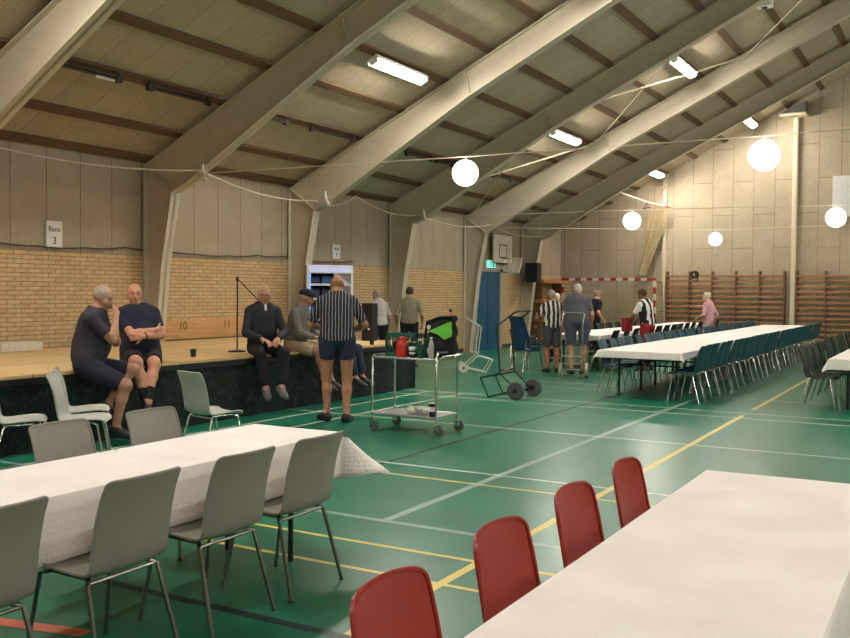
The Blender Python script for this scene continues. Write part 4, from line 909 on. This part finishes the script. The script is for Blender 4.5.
person('white haired person in pink top standing by wall bars', (-5.62,24.55,0), 165, 1.66, .014, (206,160,136), (0,0,None), 2, 0, 0, (0,-4,0), .92, .95, arms={'L':dict(wrist=(-.2,.2,1.0), pole=(-.6,-1,-.2))}, shirt=PINK, sleeve=.8, bottom=PINK, blen=1.9, shoe=SHOE, hair=WHAIR, hair_style='short')
m = MB(); m.rbox(-.16,.16,-.05,.05,0,.28,.012); t = thing('red_box_file', 'red box held by person in black and white stripes', 'box', (-6.02,18.98,.82), math.radians(80)); m.obj('box_body', mat('red card', (150,26,30), .6), t); m = MB(); m.rbox(-.162,.162,-.052,.052,.25,.29,.012); m.obj('box_lid', mat('red card', (150,26,30), .6), t)

# ================================================================== GYM EQUIPMENT
WOOD = m_wood('wall bar wood', (150,108,66), 'X', 3, .5, .25); WOODD = m_wood('dark bar upright', (104,72,44), 'Z', 3, .55, .25)
def wall_bars(label, xa, xb, group):
    n = round((xb-xa)/.72); t = thing('wall_bars', label, 'wall bars', ((xa+xb)/2, YE-.1, 0), 0, group); h = (xb-xa)/2
    for i in range(n+1):
        x = -h+2*h*i/n; m = MB(); m.rbox(x-.025,x+.025,-.09,.1,0,2.3,.008); m.obj('upright', WOODD, t)
    for k in range(14):
        z = .14+.155*k; m = MB(); m.rbox(-h,h,-.075 if k < 13 else -.11,-.04 if k < 13 else -.075,z-.03,z+.03,.012); m.obj('rung', WOOD, t)
wall_bars('wooden wall bars on the end wall left of the pale post', -7.92, -4.47, 'wall bars'); wall_bars('wooden wall bars on the end wall right of the pale post', -4.12, -.2, 'wall bars'); 
t = thing('foam_ring', 'small dark ring hanging on top of the wall bars', 'ring', (-7.05,YE-.24,2.2)); m = MB(); m.tube([(.10*math.cos(a),0,.09*math.sin(a)) for a in np.linspace(0,2*PI,19)[:-1]], .035, 8, 0, True); m.obj('ring', BLACKP, t)
m = MB(); m.tube([(0,0,.08),(.09,.02,-.14),(.06,.05,-.2)], .02, 8); m.obj('loop', BLACKP, t)
# handball goal
GY, GX0, GX1 = 28.0, -11.05, -8.0
t = thing('handball_goal', 'red and white handball goal with net against the end wall', 'goal', ((GX0+GX1)/2, GY, 0)); h = (GX1-GX0)/2
GRED = mat('goal red', (184,40,36), .5); GWH = mat('goal white', (220,214,200), .5)
m = MB(); L = 2*h; seg = [.28] + [.2]*13 + [.28]; sc_ = L/sum(seg); x = -h
for i, q in enumerate(seg): m.box(x, x+q*sc_, -.04, .04, 2.0, 2.08, i % 2); x += q*sc_
m.obj('crossbar', [GRED, GWH], t, 0)
for s_ in (-h, h-.08):
    m = MB(); z = 2.0
    for i in range(10): z0 = max(0, z-.2); m.box(s_, s_+.08, -.04, .04, z0, z, (i+1) % 2); z = z0
    m.obj('post', [GRED, GWH], t, 0)
m = MB()
for q in (-h+.04, h-.04): m.tube([(q,.04,2.0),(q,.8,1.95),(q,1.0,0.02),(q,.04,.02)], .02, 8)
m.tube([(-h+.04,.98,.03),(h-.04,.98,.03)], .02, 8); m.obj('back_frame', SILV, t)
NETM = mat('net cord', (176,160,120), .9)
def net(fn, nu, nv, r=.009):
    m = MB()
    for i in range(nu+1): m.tube([fn(i/nu, j/12) for j in range(13)], r, 4, caps=False)
    for j in range(nv+1): m.tube([fn(i/24, j/nv) for i in range(25)], r, 4, caps=False)
    return m
m = net(lambda u,v: (-h+.04+(L-.08)*u, .8+.2*v-.03*math.sin(u*PI)*0, 1.95-1.92*v-.25*math.sin(u*PI)*(1-v)), 30, 20); m.obj('net', NETM, t)
for sx in (h-.04, -h+.04): net(lambda u,v: (sx, .05+.75*u+.2*v*u, 2.0-1.95*v), 8, 20).obj('side_net', NETM, t)
# bunched volleyball net on the pole
t = thing('volleyball_net', 'bunched net hanging from a tape beside the end wall post', 'net', (-8.25,YE-.3,0))
m = net(lambda u,v: (-.22+.66*u*(1-.6*v)-.34*v+.03*math.sin(20*u+4*v), .05*math.sin(14*u), 4.40-.14*u*(1-v)-2.2*v), 18, 34, .011); m.obj('net', mat('yellowish net cord', (184,168,128), .9), t)
m = MB(); m.tube([(-1.78,-3.0,5.05),(-1.2,-1.8,4.85),(-.25,-.15,4.46),(.42,0,4.27)], .022, 6); m.obj('top_tape', mat('white tape', (206,196,170), .7), t); m = MB(); m.tube([(-.05,-.03,4.40),(.44,-.03,4.27)], .03, 6); m.tube([(.05,0,4.62),(.25,.1,4.95)], .012, 6); m.obj('red_band', GRED, t)
m = MB(); m.tube([(-.25,-.1,4.44),(-.42,0,4.26),(-.2,0,4.32)], .02, 6); m.obj('tension_rope', BLACKP, t)
# basketball hoop
t = thing('basketball_hoop', 'white basketball backboard with ring above the blue door', 'basketball hoop', (XW,24.25,2.85))
m = MB(); m.rbox(.10,.13,-.66,.66,-.42,.42,.01); m.obj('backboard', mat('backboard white', (214,206,190), .5, 0, .03), t)
m = MB()
for a, b, c, d in ((-.66,.66,.40,.42),(-.66,.66,-.42,-.40),(-.66,-.64,-.42,.42),(.64,.66,-.42,.42)): m.box(.128,.135,a,b,c,d)
for a, b, c, d in ((-.26,.26,.10,.13),(-.26,.26,-.26,-.23),(-.26,-.23,-.26,.13),(.23,.26,-.26,.13)): m.box(.129,.133,a,b,c,d)
m.obj('markings', BLACKM, t, 0)
m = MB(); m.box(0,.1,-.4,-.34,-.3,.3); m.box(0,.1,.34,.4,-.3,.3); m.obj('bracket', BLACKM, t, 0)
m = MB(); m.tube([(.50+.225*math.cos(a),.225*math.sin(a),-.27) for a in np.linspace(0,2*PI,25)[:-1]], .011, 6, 0, True); m.box(.13,.28,-.06,.06,-.29,-.26); m.obj('ring', mat('ring metal', (196,180,160), .4), t)
m = MB()
for i in range(12):
    for sg in (1,-1):
        m.tube([(.50+(.22-.09*v)*math.cos(2*PI*i/12+sg*v*1.3),(.22-.09*v)*math.sin(2*PI*i/12+sg*v*1.3),-.28-.42*v) for v in np.linspace(0,1,6)], .007, 4, caps=False)
m.obj('net', mat('white net cord', (216,210,196), .8), t)
# loudspeaker on the column, exit sign, plate
t = thing('wall_loudspeaker', 'black loudspeaker bracketed to a column beside the hoop', 'loudspeaker', (-10.98,25.55,2.2)); m = MB(); m.rbox(-.2,.2,-.16,.16,-.29,.29,.02); m.obj('cabinet', BLACKP, t)
m = MB(); m.box(-.18,.18,-.168,-.16,-.26,.26); m.obj('grille', mat('speaker grille', (30,30,32), .9, 0, .3, 90), t, 0); m = MB(); m.tube([(-.1,.1,-.1),(-.35,.14,-.2),(-.42,.2,-.25)], .02, 8); m.obj('bracket', BLACKM, t)
t = thing('exit_sign', 'lit exit sign with running figure above the blue door', 'exit sign', (XW,23.62,2.40)); m = MB(); m.box(0,.06,-.3,.3,-.11,.11); m.obj('housing', WHITEP, t, 0)
m = MB(); m.box(.06,.064,-.28,.28,-.095,.095); m.obj('lit_panel', mat('exit sign light', (120,225,215), .5, 0, .02, emit=.28), t, 0)
m = MB(); a = .0655; DK = mat('exit figure', (14,110,96), .6)
m.lathe([(.001,0),(.022,0),(.022,.002),(.001,.002)], (.064,-.02,.062), 14, 0, 'X')
for p, r in (([(a,-.02,.035),(a,-.01,-.01)],.016),([(a,-.01,-.01),(a,.04,-.03),(a,.035,-.075)],.010),([(a,-.01,-.01),(a,-.05,-.045),(a,-.085,-.05)],.010),([(a,-.02,.03),(a,.03,.01),(a,.05,.03)],.008),([(a,-.02,.03),(a,-.06,.02),(a,-.065,-.01)],.008)): m.tube([(.0645,y,z) for x,y,z in p], r*.5, 6)
m.box(.064,.066,.12,.2,-.08,.08); m.obj('running_figure', DK, t)
m = MB(); m.box(XW, XW+.02, 24.0, 24.95, 2.2, 2.42); o = tag(m.obj('wall_plate', mat('pale plate', (186,178,160), .5), smooth=0), 'pale rectangular plate on the wall beside the exit sign', 'plate')
# wooden rack in the corner, white box, fan box
t = thing('gym_rack', 'wooden gym rack with two boards in the left far corner', 'gym rack', (-11.2,27.2,0)); 
for z in (1.30,1.90): m = MB(); m.rbox(-.28,.3,-1.0,1.0,z,z+.1,.01); m.obj('board', m_wood('rack wood', (168,116,62), 'Y', 3, .5, .2), t)
for y in (-.9,.85): m = MB(); m.rbox(-.2,.2,y-.04,y+.04,0,1.95,.01); m.obj('post', WOODD, t)
m = MB(); m.prism([(-.95,.72),(.4,.72),(.3,1.12),(-.7,1.12)], -.05, .25, 'YZ'); m.obj('orange_pad', mat('orange pad', (196,112,52), .6), t)
m = MB(); m.rbox(-3.2,-1.9,YE-.25,YE-.02,3.85,5.0,.02); tag(m.obj('wall_box', mat('white grey box', (206,206,202), .5)), 'white box mounted high on the end wall at the right edge', 'wall box')
t = thing('projector_box', 'grey box fixed under the roof above the pale post', 'box', (-4.3,YE-.3,6.85)); m = MB(); m.rbox(-.35,.4,-.2,.25,-.08,.0,.02); m.obj('tray', POST, t); m = MB(); m.prism([(-.3,0),(.38,0),(.38,.33),(-.15,.1)], -.18, .2, 'XZ'); m.obj('housing', mat('dark grey housing', (84,80,76), .6), t)

# ================================================================== LAMPS, GLOBES, CABLES
def emis(name, col, st):
    t = NT(name); t.base((.9,.88,.84)); t.b.inputs['Emission Color'].default_value = (*col,1); t.b.inputs['Emission Strength'].default_value = st; return t.m
LIT = emis('lit diffuser', LAMP_COLOR, LAMP_STRENGTH); GLB = emis('lit paper globe', (1,.95,.88), GLOBE_STRENGTH)
def lamp_proto(label, loc):
    t = thing('ceiling_lamp', label, 'ceiling lamp', loc, 0, 'fluorescent ceiling lamps')
    m = MB(); m.rbox(-.11,.11,-.80,.80,-.03,.02,.03); m.rbox(-.112,-.085,-.80,.80,-.055,-.01,.01); m.rbox(.085,.112,-.80,.80,-.055,-.01,.01); m.obj('housing', WHITEP, t)  # side lips added to shade the ceiling from the diffuser
    m = MB(); m.rbox(-.075,.075,-.755,.755,-.095,-.03,.03, n=4); m.obj('diffuser', LIT, t)
    for q in (1,-1): m = MB(); m.rbox(-.078,.078,q*.765-.012,q*.765+.012,-.098,-.02,.01); m.obj('light_stop_cap', WHITEP, t)  # opaque caps added to stop end-on light hitting the end wall
    m = MB(); m.box(-.02,.02,-.5,-.46,.02,.09); m.box(-.02,.02,.46,.5,.02,.09); m.obj('clip', BLACKM, t, 0)
    return t
def lp(x, y): return (x+(.02 if x < XM else -.02), y, roof_z(x)-.10)
VIS = {(-8.03,13.0):'lit ceiling lamp nearest us, in the bay above the stage cooler', (-8.03,20.4):'lit ceiling lamp in the second lit bay, lower roof row', (-5.33,20.4):'lit ceiling lamp in the second lit bay, upper roof row',
       (-8.03,27.6):'lit ceiling lamp closest to the end wall, lower roof row', (-5.33,27.6):'lit ceiling lamp closest to the end wall, upper roof row'}
l0 = None
for y in (-2.0,5.5,13.0,20.4,27.6):
    for x in (-8.03,-5.33,XR+XW+5.33,XR+XW+8.03):
        lb = VIS.get((x,y), 'lit ceiling lamp of the rows outside the view')
        if l0 is None: l0 = lamp_proto(lb, lp(x,y)); l0.rotation_euler = (0,-ang,0)
        else: dup(l0, lp(x,y), 0, lb, 'fluorescent ceiling lamps').rotation_euler = (0, -ang if x < XM else ang, 0)
# unlit dark fixtures along the lower purlin
def dark_fix(y0, y1, label):
    t = thing('unlit_batten', label, 'lamp', (-9.76,(y0+y1)/2,roof_z(-9.76)-.10), 0, 'unlit dark battens under the roof'); h = (y1-y0)/2
    m = MB(); m.tube([(0,-h,0),(0,h,0)], .018, 8); m.obj('tube', mat('unlit tube', (70,58,44), .4), t)
    for y in (-h,h): m = MB(); m.rbox(-.03,.03,y-.05,y+.05,-.04,.04,.01); m.box(-.012,.012,y-.01,y+.01,.04,.12); m.obj('end_socket', BLACKM, t)
    m = MB(); m.box(-.045,.045,-h,h,.018,.03); m.obj('reflector', BLACKM, t, 0)
    return t
a = dark_fix(7.65,8.75,'unlit dark batten under the roof at upper left, first one')
m = MB(); m.tube([(0,.18,-.022),(0,.48,-.022)], .02, 8); m.obj('tube_glint', WHITEP, a)  # light reflecting off this batten's end, put in as a white piece
for y0, y1, n in ((9.3,10.45,'second'),(11.7,12.3,'third'),(13.0,14.25,'fourth'),(16.2,17.2,'fifth'),(17.4,18.1,'sixth'),(20.2,21.2,'seventh'),(23.0,23.8,'eighth')):
    dark_fix(y0, y1, 'unlit dark batten under the roof, %s from upper left' % n)
# paper globes on cables
def globe(label, loc, r=.172):
    t = thing('paper_globe', label, 'paper lantern', loc, 0, 'white globe lanterns'); m = MB()
    m.lathe([(max(.02,r*math.sin(a)*(1+.012*math.cos(a*26))), -r*math.cos(a)) for a in np.linspace(.06,PI-.06,34)], n=32); m.obj('globe_shade', GLB, t)
    m = MB(); m.tube([(0,0,r*.96),(0,0,r+.03)], .008, 6); m.obj('hanger', WHITEP, t)
globe('white globe lantern over the trolley, left of the others', (-5.67,10.9,3.19)); globe('white globe lantern hanging highest, in front of end wall', (-1.92,10.9,3.18)); globe('white globe lantern in front of the bunched net', (-5.64,18.0,3.05)); globe('small white globe lantern hanging farthest away', (-4.94,22.1,2.89), .15); globe('white globe lantern closest to the right frame edge', (-1.93,18.0,3.0))
CABM = mat('white cable', (206,196,170), .6); CABD = mat('dark cable', (64,56,50), .7)
def cable(label, pts, r=.008, m=None, sag=0, n=16, kind='cable'):
    P = []
    for a, b in zip(pts[:-1], pts[1:]):
        for i in range(n): u = i/n; P.append(tuple(a[k]+(b[k]-a[k])*u - (sag*4*u*(1-u) if k == 2 else 0) for k in range(3)))
    P.append(pts[-1]); mb = MB(); mb.tube(P, r, 6); return tag(mb.obj(kind, m or CABM), label, kind)
cable('white cable across the hall carrying the two nearest globes', [(-10.2,10.78,3.42),(-5.67,10.9,3.405),(-1.92,10.9,3.395),(10.3,10.9,3.6)], .009)
cable('white cable across the hall carrying the two middle globes', [(-10.6,18.28,3.30),(-5.64,18.0,3.265),(-1.93,18.0,3.215),(10.3,18.0,3.4)], .008)
cable('white cable across the hall carrying the farthest globe', [(-10.6,22.05,3.3),(-4.94,22.1,3.105),(10.3,22.1,3.3)], .008)
cable('white cable sagging along the roof edge from column to column', [(-11.0,3.2,3.55),(-11.0,7.05,3.55),(-10.2,10.75,3.47),(-10.8,14.5,3.36),(-10.4,15.3,3.5),(-10.7,18.3,3.36),(-10.7,22.0,3.38),(-10.7,25.8,3.3)], .012, sag=.14)
t = thing('cable_knot', 'tangle of white cable tied at the nearest visible knee', 'cable', (-10.15,10.76,3.44)); m = MB()
for k in range(4): m.tube([(.05*math.cos(a+k)+.02*k, .02*math.sin(3*a+k), -.05+.10*math.sin(a)) for a in np.linspace(0,2*PI,15)[:-1]], .008, 5, 0, True)
m.obj('loops', CABM, t); m = MB(); m.tube([(0,0,.12),(0,-.02,.02),(.06,0,-.12)], .022, 8); m.obj('plug', WHITEP, t)
t2 = dup(t, (-10.55,14.5,3.40), .5, 'tangle of white cable tied at the second visible knee'); dup(t, (-10.55,18.25,3.36), 1.0, 'tangle of white cable tied at the third visible knee')
cable('dark cable draped along the top of the brick wall', [(XW+.02,y,2.26+.03*math.sin(y*1.9)) for y in np.arange(4,17.5,.8)], .012, CABD, .02, 4)
# roof bracing rods between two frames
RODM = mat('white bracing rod', (206,196,168), .5)
for xa, xb in ((-11.3,-7.9),(-7.9,-4.4),(-4.4,-.9)):
    for q in (0,1):
        a, b = (xa,18.45,roof_z(xa)-.1), (xb,22.1,roof_z(xb)-.1)
        if q: a, b = (xb,18.45,roof_z(xb)-.13), (xa,22.1,roof_z(xa)-.13)
        mb = MB(); mb.tube([a,b], .022 if not q else .012, 6); struct(mb.obj('roof_brace_beam', RODM))
t = thing('ceiling_fixture', 'small white square fixture under the roof at the top edge', 'fixture', (-3.5,19.6,roof_z(-3.5)-.12)); m = MB(); m.rbox(-.15,.15,-.12,.12,-.08,.1,.02); m.obj('housing', WHITEP, t); m = MB(); m.lathe([(.05,-.1),(.06,-.08)], n=16); m.obj('lens', BLACKP, t)
